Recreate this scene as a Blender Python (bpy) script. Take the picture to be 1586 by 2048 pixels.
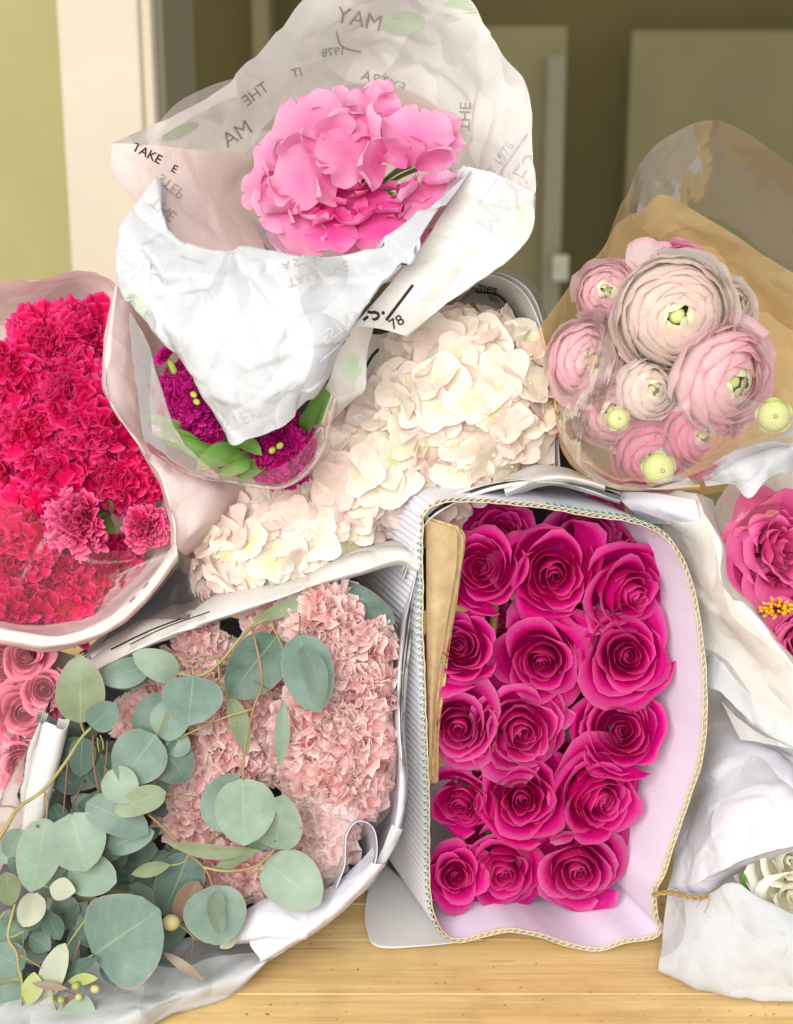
import bpy, math, random
import numpy as np
from mathutils import Vector, Matrix
from mathutils.bvhtree import BVHTree

for o in list(bpy.data.objects):
    bpy.data.objects.remove(o)
SC = bpy.context.scene
COL = SC.collection
rnd = random.Random(7)

# ------------------------------------------------------------------ camera
PITCH = math.radians(14.0)
SP = 0.00038          # metres per photograph pixel at the subject distance
D0 = 1.0              # subject distance
CAM = Vector((0.0, 0.0, 0.565))
RIGHT = Vector((1, 0, 0))
FWD = Vector((0, math.cos(PITCH), -math.sin(PITCH)))
UP = Vector((0, math.sin(PITCH), math.cos(PITCH)))
cd = bpy.data.cameras.new('camera')
cam = bpy.data.objects.new('camera', cd)
COL.objects.link(cam)
cam.location = CAM
cam.rotation_euler = (math.pi / 2 - PITCH, 0, 0)
cd.sensor_fit = 'VERTICAL'
cd.sensor_height = 24.0
cd.lens = 12.0 / (1024 * SP)
cd.clip_start = 0.01
cd.clip_end = 100
cd.dof.use_dof = True
cd.dof.focus_distance = 0.95
cd.dof.aperture_fstop = 4.2
SC.camera = cam

# ------------------------------------------------------------------ light and exposure
w = bpy.data.worlds.new('World')
SC.world = w
w.use_nodes = True
bg = w.node_tree.nodes['Background']
bg.inputs[0].default_value = (1.0, 0.97, 0.93, 1)
bg.inputs[1].default_value = 0.53


def area(name, loc, target, size, size_y, power, col):
    l = bpy.data.lights.new(name, 'AREA')
    l.shape = 'RECTANGLE'
    l.size = size
    l.size_y = size_y
    l.energy = power
    l.color = col
    o = bpy.data.objects.new(name, l)
    COL.objects.link(o)
    o.location = loc
    o.rotation_euler = (Vector(target) - Vector(loc)).to_track_quat('-Z', 'Y').to_euler()
    return o


area('window_light', (-0.55, -1.05, 1.12), (0.0, 1.0, 0.28), 1.9, 1.3, 62.0, (1.0, 0.985, 0.955))
SC.view_settings.view_transform = 'Standard'
SC.view_settings.look = 'None'
SC.view_settings.exposure = 0.36
SC.view_settings.gamma = 1.0
SC.render.engine = 'CYCLES'
SC.cycles.use_denoising = True
SC.cycles.max_bounces = 7
SC.cycles.use_adaptive_sampling = True
SC.cycles.adaptive_threshold = 0.025
SC.cycles.diffuse_bounces = 4
SC.cycles.transmission_bounces = 8
SC.cycles.transparent_max_bounces = 12
SC.cycles.caustics_reflective = False
SC.cycles.caustics_refractive = False


# ------------------------------------------------------------------ helpers
def P(px, py, d=0.0):
    """photograph position and distance in front of the subject plane -> world"""
    z = D0 - d
    k = SP / D0
    return CAM + FWD * z + RIGHT * ((px - 793) * k * z) + UP * (-(py - 1024) * k * z)


def table_d(py):
    k = SP / D0
    return D0 - CAM.z / (math.sin(PITCH) + (py - 1024) * k * math.cos(PITCH))


def Vdir(x, y, z):
    """direction: right, up, towards the camera"""
    return (RIGHT * x + UP * y - FWD * z).normalized()


def lin(h):
    h = h.lstrip('#')
    c = [int(h[i:i + 2], 16) / 255 for i in (0, 2, 4)]
    return tuple((x / 12.92 if x <= 0.04045 else ((x + 0.055) / 1.055) ** 2.4) for x in c) + (1.0,)


def mesh(name, V, F, uv=None, smooth=True, mats=(), fm=None):
    m = bpy.data.meshes.new(name)
    m.from_pydata([tuple(map(float, v)) for v in V], [], [tuple(map(int, f)) for f in F])
    for mt in mats:
        m.materials.append(mt)
    if uv is not None:
        uvl = m.uv_layers.new(name='UVMap')
        li = np.empty(len(m.loops), dtype=np.int32)
        m.loops.foreach_get('vertex_index', li)
        uvl.data.foreach_set('uv', np.asarray(uv, dtype=np.float32)[li].ravel())
    m.polygons.foreach_set('use_smooth', [smooth] * len(m.polygons))
    if fm is not None:
        m.polygons.foreach_set('material_index', np.asarray(fm, dtype=np.int32))
    m.update()
    return m


def obj(name, me, parent=None, mat=None):
    o = bpy.data.objects.new(name, me)
    COL.objects.link(o)
    if parent is not None:
        o.parent = parent
    if mat is not None and me is not None and not me.materials:
        me.materials.append(mat)
    return o


def tag(o, label=None, cat=None, group=None, kind=None):
    if label:
        o['label'] = label
    if cat:
        o['category'] = cat
    if group:
        o['group'] = group
    if kind:
        o['kind'] = kind
    return o


def thing(name, label, cat, group=None, mw=None):
    o = bpy.data.objects.new(name, None)
    o.empty_display_size = 0.01
    COL.objects.link(o)
    if mw is not None:
        o.matrix_world = mw
    return tag(o, label, cat, group)


def frame(loc, z, roll=0.0, scale=1.0, ref=None):
    z = Vector(z).normalized()
    ref = Vector(ref) if ref is not None else UP
    x = ref.cross(z)
    if x.length < 1e-4:
        x = RIGHT.copy()
    x.normalize()
    y = z.cross(x)
    M = Matrix(((x.x, y.x, z.x), (x.y, y.y, z.y), (x.z, y.z, z.z))).to_4x4()
    return Matrix.Translation(loc) @ M @ Matrix.Rotation(roll, 4, 'Z') @ Matrix.Scale(scale, 4)


def grid_faces(nu, nv, off=0, closed=False):
    F = []
    for j in range(nv - 1):
        for i in range(nu - (0 if closed else 1)):
            i2 = (i + 1) % nu
            F.append((off + j * nu + i, off + j * nu + i2, off + (j + 1) * nu + i2, off + (j + 1) * nu + i))
    return F


# value noise, numpy
def _hash(ix, iy, iz, seed):
    n = (ix * 374761393 + iy * 668265263 + iz * 2147483647 + seed * 1274126177) & 0xFFFFFFFF
    n = ((n ^ (n >> 13)) * 1274126177) & 0xFFFFFFFF
    n = ((n ^ (n >> 16)) * 2246822519) & 0xFFFFFFFF
    return ((n ^ (n >> 15)) & 0xFFFFFF) / float(0xFFFFFF)


def vnoise(Pn, freq, seed=0):
    q = np.asarray(Pn, dtype=np.float64) * freq + 1000.0
    i = np.floor(q).astype(np.int64)
    f = q - i
    f = f * f * (3 - 2 * f)
    r = 0
    for dx in (0, 1):
        for dy in (0, 1):
            for dz in (0, 1):
                wgt = (f[:, 0] if dx else 1 - f[:, 0]) * (f[:, 1] if dy else 1 - f[:, 1]) * (f[:, 2] if dz else 1 - f[:, 2])
                r = r + wgt * _hash(i[:, 0] + dx, i[:, 1] + dy, i[:, 2] + dz, seed)
    return r


# ------------------------------------------------------------------ material helpers
class NT:
    def __init__(self, name):
        self.m = bpy.data.materials.new(name)
        self.m.use_nodes = True
        self.t = self.m.node_tree
        self.t.nodes.clear()
        self.out = self.n('ShaderNodeOutputMaterial')

    def n(self, typ, **kw):
        nd = self.t.nodes.new(typ)
        for k, v in kw.items():
            setattr(nd, k, v)
        return nd

    def l(self, a, b):
        self.t.links.new(a, b)

    def ramp(self, fac, stops, interp='LINEAR'):
        r = self.n('ShaderNodeValToRGB')
        r.color_ramp.interpolation = interp
        e = r.color_ramp.elements
        while len(e) > 1:
            e.remove(e[-1])
        e[0].position, e[0].color = stops[0]
        for p, c in stops[1:]:
            x = e.new(p)
            x.color = c
        if fac is not None:
            self.l(fac, r.inputs[0])
        return r.outputs[0]

    def noise(self, scale, detail=4, rough=0.55, coord=None, dist=0.0):
        nd = self.n('ShaderNodeTexNoise')
        nd.inputs['Scale'].default_value = scale
        nd.inputs['Detail'].default_value = detail
        nd.inputs['Roughness'].default_value = rough
        nd.inputs['Distortion'].default_value = dist
        if coord is not None:
            self.l(coord, nd.inputs['Vector'])
        return nd.outputs[0]

    def obj_coord(self):
        return self.n('ShaderNodeTexCoord').outputs['Object']

    def uv(self):
        return self.n('ShaderNodeTexCoord').outputs['UV']

    def mix(self, fac, a, b, mode='MIX'):
        nd = self.n('ShaderNodeMix', data_type='RGBA', blend_type=mode)
        for s, v in ((nd.inputs[0], fac), (nd.inputs[6], a), (nd.inputs[7], b)):
            if hasattr(v, 'is_output') or isinstance(v, bpy.types.NodeSocket):
                self.l(v, s)
            else:
                s.default_value = v
        return nd.outputs[2]

    def math(self, op, a, b=0.0):
        nd = self.n('ShaderNodeMath', operation=op)
        for s, v in ((nd.inputs[0], a), (nd.inputs[1], b)):
            if isinstance(v, bpy.types.NodeSocket):
                self.l(v, s)
            else:
                s.default_value = v
        return nd.outputs[0]

    def bump(self, h, strength=0.2, dist=0.002):
        b = self.n('ShaderNodeBump')
        b.inputs['Strength'].default_value = strength
        b.inputs['Distance'].default_value = dist
        self.l(h, b.inputs['Height'])
        return b.outputs[0]

    def finish(self, col, rough=0.5, transl=0.0, tcol=None, spec=0.3, nrm=None, sheen=0.0, sub=0.0):
        p = self.n('ShaderNodeBsdfPrincipled')
        if isinstance(col, bpy.types.NodeSocket):
            self.l(col, p.inputs['Base Color'])
        else:
            p.inputs['Base Color'].default_value = col
        if isinstance(rough, bpy.types.NodeSocket):
            self.l(rough, p.inputs['Roughness'])
        else:
            p.inputs['Roughness'].default_value = rough
        p.inputs['Specular IOR Level'].default_value = spec
        if sheen:
            p.inputs['Sheen Weight'].default_value = sheen
            p.inputs['Sheen Roughness'].default_value = 0.4
        if nrm is not None:
            self.l(nrm, p.inputs['Normal'])
        sh = p.outputs[0]
        if transl > 0:
            tr = self.n('ShaderNodeBsdfTranslucent')
            c = tcol if tcol is not None else col
            if isinstance(c, bpy.types.NodeSocket):
                self.l(c, tr.inputs[0])
            else:
                tr.inputs[0].default_value = c
            if nrm is not None:
                self.l(nrm, tr.inputs['Normal'])
            mx = self.n('ShaderNodeMixShader')
            mx.inputs[0].default_value = transl
            self.l(sh, mx.inputs[1])
            self.l(tr.outputs[0], mx.inputs[2])
            sh = mx.outputs[0]
        self.l(sh, self.out.inputs[0])
        return self.m


def petal_mat(name, base, mid, tip, transl=0.3, rough=0.55, edge=None, vary=0.12, veins=0.15, spec=0.12, ulines=22.0):
    """petal colour along its length (a real property of the petal), with veins and per-petal variation"""
    t = NT(name)
    uv = t.uv()
    sep = t.n('ShaderNodeSeparateXYZ')
    t.l(uv, sep.inputs[0])
    stops = [(0.0, lin(base)), (0.45, lin(mid)), (0.9, lin(tip))]
    if edge:
        stops = [(0.0, lin(base)), (0.45, lin(mid)), (0.86, lin(tip)), (0.985, lin(edge))]
    col = t.ramp(sep.outputs[1], stops)
    inf = t.n('ShaderNodeObjectInfo')
    hs = t.n('ShaderNodeHueSaturation')
    v = t.math('MULTIPLY_ADD', inf.outputs['Random'], vary * 2)
    v.node.inputs[2].default_value = 1.0 - vary
    t.l(v, hs.inputs['Value'])
    t.l(col, hs.inputs['Color'])
    col = hs.outputs[0]
    # fine lengthwise veins
    mp = t.n('ShaderNodeMapping')
    mp.inputs['Scale'].default_value = (ulines, 2.0, 1.0)
    t.l(uv, mp.inputs[0])
    vn = t.noise(1.6, 3, 0.6, mp.outputs[0], 0.3)
    on = t.noise(3.0, 3, 0.5, t.obj_coord())
    f = t.ramp(vn, [(0.3, (1 - veins, 1 - veins, 1 - veins, 1)), (0.7, (1, 1, 1, 1))])
    col = t.mix(1.0, col, f, 'MULTIPLY')
    g = t.ramp(on, [(0.3, (0.92, 0.92, 0.92, 1)), (0.7, (1.0, 1.0, 1.0, 1))])
    col = t.mix(1.0, col, g, 'MULTIPLY')
    nrm = t.bump(vn, 0.25, 0.0015)
    return t.finish(col, rough, transl, spec=spec, nrm=nrm)


def paper_mat(name, col, col2=None, transl=0.25, rough=0.75, bump=0.25, tcol=None, scale=60, facets=0.0):
    t = NT(name)
    co = t.obj_coord()
    n1 = t.noise(scale, 6, 0.65, co, 0.4)
    n2 = t.noise(9, 3, 0.5, co)
    c = t.ramp(n2, [(0.35, lin(col)), (0.7, lin(col2 or col))])
    fib = t.noise(420, 3, 0.6, co)
    c = t.mix(1.0, c, t.ramp(fib, [(0.3, (0.95, 0.95, 0.95, 1)), (0.6, (1, 1, 1, 1))]), 'MULTIPLY')
    h = n1
    nrm = t.bump(n1, bump * (0.4 if facets else 1.0), 0.004)
    if facets:
        # crumpled paper: slopes that meet in crisp V-shaped creases, at three sizes
        tot = None
        for k_, (sc_, am) in enumerate(((7.0, 1.0), (13.0, -0.75), (31.0, 0.25))):
            mp = t.n('ShaderNodeMapping')
            mp.inputs['Location'].default_value = (3.1 * k_, 1.7 * k_, 5.3 * k_)
            mp.inputs['Rotation'].default_value = (0.7 * k_, 0.3, 0.9 * k_)
            mp.inputs['Scale'].default_value = (1.0, 0.55, 0.8)
            t.l(co, mp.inputs[0])
            nz = t.noise(sc_, 0.6, 0.4, mp.outputs[0], 0.1)
            q = t.math('ABSOLUTE', t.math('SUBTRACT', nz, 0.5))
            q = t.math('MULTIPLY', q, am)
            tot = q if tot is None else t.math('ADD', tot, q)
        b2 = t.n('ShaderNodeBump')
        b2.inputs['Strength'].default_value = 1.0
        b2.inputs['Distance'].default_value = facets * 0.055
        t.l(tot, b2.inputs['Height'])
        t.l(nrm, b2.inputs['Normal'])
        nrm = b2.outputs[0]
    return t.finish(c, rough, transl, tcol=lin(tcol) if tcol else c, spec=0.2, nrm=nrm)


def cello_mat(name, tint='ffffff', haze=0.06, hazecol='ffffff', gloss=0.8, wr=9, wstr=0.22):
    """clear wrapping film: mostly see-through, fresnel reflections, a little milky"""
    t = NT(name)
    co = t.obj_coord()
    mp = t.n('ShaderNodeMapping')
    mp.inputs['Scale'].default_value = (1.0, 2.6, 0.7)
    mp.inputs['Rotation'].default_value = (0.3, 0.2, 0.6)
    t.l(co, mp.inputs[0])
    h = t.noise(wr, 4, 0.55, mp.outputs[0], 1.2)
    nrm = t.bump(h, wstr, 0.012)
    tr = t.n('ShaderNodeBsdfTransparent')
    tr.inputs[0].default_value = lin(tint)
    df = t.n('ShaderNodeBsdfDiffuse')
    df.inputs[0].default_value = lin(hazecol)
    t.l(nrm, df.inputs['Normal'])
    tl = t.n('ShaderNodeBsdfTranslucent')
    tl.inputs[0].default_value = lin(hazecol)
    ms = t.n('ShaderNodeMixShader')
    ms.inputs[0].default_value = 0.4
    t.l(df.outputs[0], ms.inputs[1])
    t.l(tl.outputs[0], ms.inputs[2])
    m1 = t.n('ShaderNodeMixShader')
    m1.inputs[0].default_value = haze
    t.l(tr.outputs[0], m1.inputs[1])
    t.l(ms.outputs[0], m1.inputs[2])
    gl = t.n('ShaderNodeBsdfGlossy')
    gl.inputs['Roughness'].default_value = 0.1
    t.l(nrm, gl.inputs['Normal'])
    fr = t.n('ShaderNodeFresnel')
    fr.inputs[0].default_value = 1.42
    t.l(nrm, fr.inputs['Normal'])
    ff = t.math('MULTIPLY', fr.outputs[0], gloss)
    ff.node.use_clamp = True
    m2 = t.n('ShaderNodeMixShader')
    t.l(ff, m2.inputs[0])
    t.l(m1.outputs[0], m2.inputs[1])
    t.l(gl.outputs[0], m2.inputs[2])
    t.l(m2.outputs[0], t.out.inputs[0])
    return t.m


def plain_mat(name, col, rough=0.6, var=0.1, scale=30, transl=0.0, spec=0.3, bump=0.0):
    t = NT(name)
    co = t.obj_coord()
    n = t.noise(scale, 4, 0.55, co)
    c = lin(col)
    lo = tuple(x * (1 - var) for x in c[:3]) + (1,)
    hi = tuple(min(1, x * (1 + var)) for x in c[:3]) + (1,)
    cc = t.ramp(n, [(0.3, lo), (0.7, hi)])
    return t.finish(cc, rough, transl, spec=spec, nrm=t.bump(n, bump, 0.003) if bump else None)


# ------------------------------------------------------------------ sheets of paper and film
def catmull(Pts, n):
    """Pts (m,k) -> (n,k) Catmull-Rom samples"""
    Pts = np.asarray(Pts, dtype=float)
    m = len(Pts)
    if m == 2:
        t = np.linspace(0, 1, n)[:, None]
        return Pts[0] * (1 - t) + Pts[1] * t
    ext = np.vstack([2 * Pts[0] - Pts[1], Pts, 2 * Pts[-1] - Pts[-2]])
    s = np.linspace(0, m - 1 - 1e-9, n)
    i = np.floor(s).astype(int)
    f = (s - i)[:, None]
    a, b, c, d = ext[i], ext[i + 1], ext[i + 2], ext[i + 3]
    return 0.5 * (2 * b + (c - a) * f + (2 * a - 5 * b + 4 * c - d) * f ** 2 + (-a + 3 * b - 3 * c + d) * f ** 3)


def pieces(Pts, n, creases):
    """Catmull-Rom through the points, but with a sharp fold at the creased ones"""
    Pts = np.asarray(Pts, dtype=float)
    m = len(Pts)
    br = [0] + sorted(creases) + [m - 1]
    out = []
    for a, b in zip(br[:-1], br[1:]):
        k = max(3, int(round(n * (b - a) / (m - 1))) + 1)
        out.append(catmull(Pts[a:b + 1], k)[(1 if out else 0):])
    return np.vstack(out)


def sheet_points(rows, nu, nv, cr=(), cc=()):
    A = np.array([pieces(r, nu, cc) for r in rows])                      # m, nu', 3
    return np.array([pieces(A[:, k], nv, cr) for k in range(A.shape[1])]).transpose(1, 0, 2)


def sheet(name, rows, mat, parent=None, nu=48, nv=36, crumple=0.0, seeds=26, wave=0.0, jag=0.0, seed=1, thick=0.0, kw=1.0, world=False, cr=(), cc=()):
    """rows of (px,py,d) control points -> a curved sheet, creased like handled paper"""
    G = sheet_points(rows, nu, nv, cr, cc)
    nv, nu = G.shape[:2]
    if world:
        W = G.reshape(-1, 3)
    else:
        z = D0 - G[..., 2]
        k = SP / D0
        X = (G[..., 0] - 793) * k * z
        Y = -(G[..., 1] - 1024) * k * z
        W = (np.array(CAM) + z[..., None] * np.array(FWD) + X[..., None] * np.array(RIGHT) + Y[..., None] * np.array(UP)).reshape(-1, 3)
    rs = np.random.RandomState(seed)
    Wg = W.reshape(nv, nu, 3)
    du = np.gradient(Wg, axis=1)
    dv = np.gradient(Wg, axis=0)
    N = np.cross(du, dv).reshape(-1, 3)
    N /= (np.linalg.norm(N, axis=1)[:, None] + 1e-12)
    h = np.zeros(len(W))
    if crumple > 0:
        for sc, ns, amp in ((1.0, seeds, 1.0), (0.5, seeds * 3, 0.6), (0.3, seeds * 6, 0.13)):
            c = W[rs.randint(0, len(W), ns)] + rs.normal(0, 0.004, (ns, 3))
            g = rs.normal(0, 1, (ns, 3))
            g /= np.linalg.norm(g, axis=1)[:, None]
            d2 = ((W[:, None, :] - c[None]) ** 2).sum(-1)
            ext = np.sqrt(np.median(d2.min(1))) + 1e-6
            wt = np.exp(-(np.sqrt(d2) - np.sqrt(d2.min(1))[:, None]) / (ext * 0.11 * kw))
            wt /= wt.sum(1)[:, None]
            pl = ((W[:, None, :] - c[None]) * g[None]).sum(-1)
            h += amp * crumple * (wt * pl).sum(1) / 0.02
    if wave > 0:
        h += wave * (vnoise(W, 14, seed) - 0.5) * 2 + wave * 0.5 * (vnoise(W, 33, seed + 5) - 0.5) * 2
    W = W + N * h[:, None]
    if jag > 0:                                # torn edges: pull the border in unevenly
        Wg = W.reshape(nv, nu, 3)
        for e, inn in ((0, 1), (nv - 1, nv - 2)):
            q = rs.rand(nu)[:, None] * jag
            Wg[e] = Wg[e] + (Wg[inn] - Wg[e]) * q
        W = Wg.reshape(-1, 3)
    uu, vv = np.meshgrid(np.linspace(0, 1, nu), np.linspace(0, 1, nv))
    uv = np.stack([uu.ravel(), vv.ravel()], 1)
    F = grid_faces(nu, nv)
    # origin at the sheet's own centre
    c = W.mean(0)
    base = Vector(c)
    if parent is not None:
        base = Vector((0, 0, 0))
        inv = parent.matrix_world.inverted()
        Wl = np.array([inv @ Vector(p) for p in W])
    else:
        Wl = W - c
    me = mesh(name, Wl, F, uv, True, (mat,))
    o = obj(name, me, parent)
    if parent is None:
        o.location = base
    if thick:
        md = o.modifiers.new('thickness', 'SOLIDIFY')
        md.thickness = thick
        md.offset = 0
    o_bvh[o.name] = BVHTree.FromPolygons([tuple(p) for p in W], F)
    return o


o_bvh = {}


def tube(name, pts, r0, r1, mat, parent=None, sides=7, sub=6, world=False, knots=0.0, seed=0):
    """tapered round rod through points given as (px,py,d)"""
    Q = np.array([tuple(p) if world else tuple(P(*p)) for p in pts], dtype=float)
    n = max(2, (len(Q) - 1) * sub + 1)
    C = catmull(Q, n)
    T = np.gradient(C, axis=0)
    T /= np.linalg.norm(T, axis=1)[:, None] + 1e-12
    rs = np.random.RandomState(seed)
    V, UVs = [], []
    ref = np.array([0.13, 0.22, 0.97])
    for i in range(n):
        a = np.cross(T[i], ref)
        a /= np.linalg.norm(a) + 1e-9
        b = np.cross(T[i], a)
        r = r0 + (r1 - r0) * i / (n - 1)
        if knots:
            r *= 1 + knots * rs.rand()
        for s in range(sides):
            th = 2 * math.pi * s / sides
            V.append(C[i] + r * (math.cos(th) * a + math.sin(th) * b))
            UVs.append((s / sides, i / (n - 1)))
    F = grid_faces(sides, n, 0, True)
    F.append(tuple(range(sides))[::-1])
    F.append(tuple((n - 1) * sides + s for s in range(sides)))
    V = np.array(V)
    if parent is not None:
        inv = parent.matrix_world.inverted()
        V = np.array([inv @ Vector(p) for p in V])
        return obj(name, mesh(name, V, F, UVs, True, (mat,)), parent)
    c = V.mean(0)
    o = obj(name, mesh(name, V - c, F, UVs, True, (mat,)))
    o.location = c
    return o


def cast(names, px, py, lift=0.00045):
    """first point of the named sheets seen along the photograph ray, lifted off the surface"""
    d = (P(px, py, 0) - CAM).normalized()
    best = None
    for nm in names:
        loc, nr, _, dist = o_bvh[nm].ray_cast(CAM, d)
        if loc is not None and (best is None or dist < best[2]):
            best = (loc, nr, dist)
    if best is None:
        return None
    nr = best[1]
    if nr.dot(d) > 0:
        nr = -nr
    return best[0] + nr * lift


def lettering(text, sheets, org, e, up, size, mat, parent, bold=0.0, name='printed_letter', fallback=None):
    """printed words lying on the paper: e = direction of reading, up = direction of the tops (pixels)"""
    cu = bpy.data.curves.new(name, 'FONT')
    cu.body = text
    cu.size = 1.0
    cu.resolution_u = 3
    cu.offset = bold
    tmp = bpy.data.objects.new(name, cu)
    COL.objects.link(tmp)
    dg = bpy.context.evaluated_depsgraph_get()
    dg.update()
    me0 = bpy.data.meshes.new_from_object(tmp.evaluated_get(dg))
    V0 = [tuple(v.co) for v in me0.vertices]
    F0 = [tuple(p.vertices) for p in me0.polygons]
    bpy.data.objects.remove(tmp)
    bpy.data.curves.remove(cu)
    bpy.data.meshes.remove(me0)
    L = math.hypot(*e)
    e = (e[0] / L, e[1] / L)
    L = math.hypot(*up)
    up = (up[0] / L, up[1] / L)
    inv = parent.matrix_world.inverted()
    pts = []
    for x, y, z in V0:
        px = org[0] + (e[0] * x + up[0] * y) * size
        py = org[1] + (e[1] * x + up[1] * y) * size
        pts.append(cast(sheets, px, py))
    keep = [f for f in F0 if all(pts[i] is not None for i in f)]
    V = [inv @ p if p is not None else Vector((0, 0, 0)) for p in pts]
    if not keep:
        return None
    # one object for each letter
    par = list(range(len(V)))

    def find(i):
        while par[i] != i:
            par[i] = par[par[i]]
            i = par[i]
        return i
    for f in keep:
        for i in f[1:]:
            par[find(i)] = find(f[0])
    groups = {}
    for f in keep:
        groups.setdefault(find(f[0]), []).append(f)
    for fs in groups.values():
        used = sorted({i for f in fs for i in f})
        mp = {a: b for b, a in enumerate(used)}
        obj(name, mesh(name, [V[i] for i in used], [tuple(mp[i] for i in f) for f in fs], None, False, (mat,)), parent)


def ink_patch(sheets, poly, mat, parent, name='printed_mark', sub=1):
    """flat printed shape (fan polygon in pixels) lying on the paper"""
    cx = sum(p[0] for p in poly) / len(poly)
    cy = sum(p[1] for p in poly) / len(poly)
    rings = [[(cx + (x - cx) * f, cy + (y - cy) * f) for x, y in poly] for f in (1.0, 0.66, 0.33)]
    inv = parent.matrix_world.inverted()
    allp = [p for r in rings for p in r] + [(cx, cy)]
    pts = [cast(sheets, *p) for p in allp]
    n = len(poly)
    F = []
    for j in range(2):
        for i in range(n):
            F.append((j * n + i, j * n + (i + 1) % n, (j + 1) * n + (i + 1) % n, (j + 1) * n + i))
    for i in range(n):
        F.append((2 * n + i, 2 * n + (i + 1) % n, 3 * n))
    F = [f for f in F if all(pts[i] is not None for i in f)]
    if not F:
        return None
    used = sorted({i for f in F for i in f})
    mp = {a: b for b, a in enumerate(used)}
    return obj(name, mesh(name, [inv @ pts[i] for i in used], [tuple(mp[i] for i in f) for f in F], None, False, (mat,)), parent)


def ink_line(sheets, pts, wpx, mat, parent, name='printed_rule'):
    C = catmull(np.array(pts, dtype=float), max(8, 6 * len(pts)))
    inv = parent.matrix_world.inverted()
    V, F = [], []
    T = np.gradient(C, axis=0)
    for (x, y), (tx, ty) in zip(C, T):
        L = math.hypot(tx, ty) + 1e-9
        nx, ny = -ty / L * wpx / 2, tx / L * wpx / 2
        a, b = cast(sheets, x + nx, y + ny), cast(sheets, x - nx, y - ny)
        if a is None or b is None:
            continue
        V += [inv @ a, inv @ b]
    for i in range(len(V) // 2 - 1):
        F.append((2 * i, 2 * i + 1, 2 * i + 3, 2 * i + 2))
    if not F:
        return None
    return obj(name, mesh(name, V, F, None, False, (mat,)), parent)


def back_cup(name, parent, cx, cy, rx, ry, d, deep, mat, above_table=False, seed=1):
    """the closed back of a cone of paper, behind the flowers"""
    rows = []
    for q in (1.0, .8, .5, .2, .02):
        row = []
        for k in range(25):
            a = 2 * math.pi * k / 24
            x, y = cx + rx * q * math.cos(a), cy + ry * q * math.sin(a)
            dd = d - deep * (1 - q * q)
            if above_table:
                dd = max(dd, table_d(y) + .004)
            row.append((x, y, dd))
        rows.append(row)
    return sheet(name, rows, mat, parent, 60, 24, .0008, 16, .002, 0, seed)
# ================================================================== setting
M_GREENWALL = plain_mat('green_wall_paint', 'aea875', 0.8, 0.05, 6)
M_TRIM = plain_mat('cream_trim_paint', 'd6cab6', 0.55, 0.03, 6)
M_HALL = plain_mat('olive_hall_paint', '655b36', 0.85, 0.08, 3)
M_HALL2 = plain_mat('pale_olive_hall_paint', '847c59', 0.85, 0.08, 3)
M_SWITCH = plain_mat('switch_plastic', 'b9b49f', 0.4, 0.02, 20)
M_GREYTRIM = plain_mat('grey_green_trim_paint', '858069', 0.6, 0.05, 5)


def wood_mat():
    t = NT('scrubbed_pine')
    co = t.n('ShaderNodeTexCoord').outputs['Object']
    mp = t.n('ShaderNodeMapping')
    mp.inputs['Scale'].default_value = (1.2, 26.0, 26.0)
    t.l(co, mp.inputs[0])
    inf = t.n('ShaderNodeObjectInfo')
    ad = t.n('ShaderNodeVectorMath', operation='ADD')
    cb = t.n('ShaderNodeCombineXYZ')
    t.l(t.math('MULTIPLY', inf.outputs['Random'], 37.0), cb.inputs[0])
    t.l(t.math('MULTIPLY', inf.outputs['Random'], 91.0), cb.inputs[1])
    t.l(mp.outputs[0], ad.inputs[0])
    t.l(cb.outputs[0], ad.inputs[1])
    g = t.noise(1.6, 6, 0.62, ad.outputs[0], 0.6)
    col = t.ramp(g, [(0.22, lin('c09658')), (0.36, lin('d8b476')), (0.55, lin('e1c189')), (0.75, lin('e8cd9b'))])
    fine = t.noise(9.0, 4, 0.6, ad.outputs[0], 0.2)
    col = t.mix(1.0, col, t.ramp(fine, [(0.35, (0.86, 0.84, 0.8, 1)), (0.6, (1, 1, 1, 1))]), 'MULTIPLY')
    # knife scratches: thin dark lines at angles
    mp2 = t.n('ShaderNodeMapping')
    mp2.inputs['Rotation'].default_value = (0, 0, 1.1)
    mp2.inputs['Scale'].default_value = (5, 90, 1)
    t.l(co, mp2.inputs[0])
    sc = t.noise(2.0, 2, 0.5, mp2.outputs[0], 0.2)
    col = t.mix(1.0, col, t.ramp(sc, [(0.25, (0.72, 0.62, 0.5, 1)), (0.27, (1, 1, 1, 1))]), 'MULTIPLY')
    mp3 = t.n('ShaderNodeMapping')
    mp3.inputs['Rotation'].default_value = (0, 0, -0.5)
    mp3.inputs['Scale'].default_value = (4, 120, 1)
    t.l(co, mp3.inputs[0])
    s3 = t.noise(2.3, 1, 0.5, mp3.outputs[0], 0.1)
    col = t.mix(1.0, col, t.ramp(s3, [(0.26, (0.74, 0.66, 0.55, 1)), (0.28, (1, 1, 1, 1))]), 'MULTIPLY')
    sp = t.noise(160, 2, 0.5, co)
    col = t.mix(1.0, col, t.ramp(sp, [(0.27, (0.5, 0.4, 0.3, 1)), (0.31, (1, 1, 1, 1))]), 'MULTIPLY')
    st = t.noise(13, 4, 0.6, co)
    col = t.mix(1.0, col, t.ramp(st, [(0.3, (0.82, 0.8, 0.75, 1)), (0.5, (1, 1, 1, 1))]), 'MULTIPLY')
    ro = t.ramp(g, [(0.3, (0.5, 0.5, 0.5, 1)), (0.7, (0.38, 0.38, 0.38, 1))])
    return t.finish(col, ro, spec=0.35, nrm=t.bump(fine, 0.25, 0.001))


M_WOOD = wood_mat()


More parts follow.
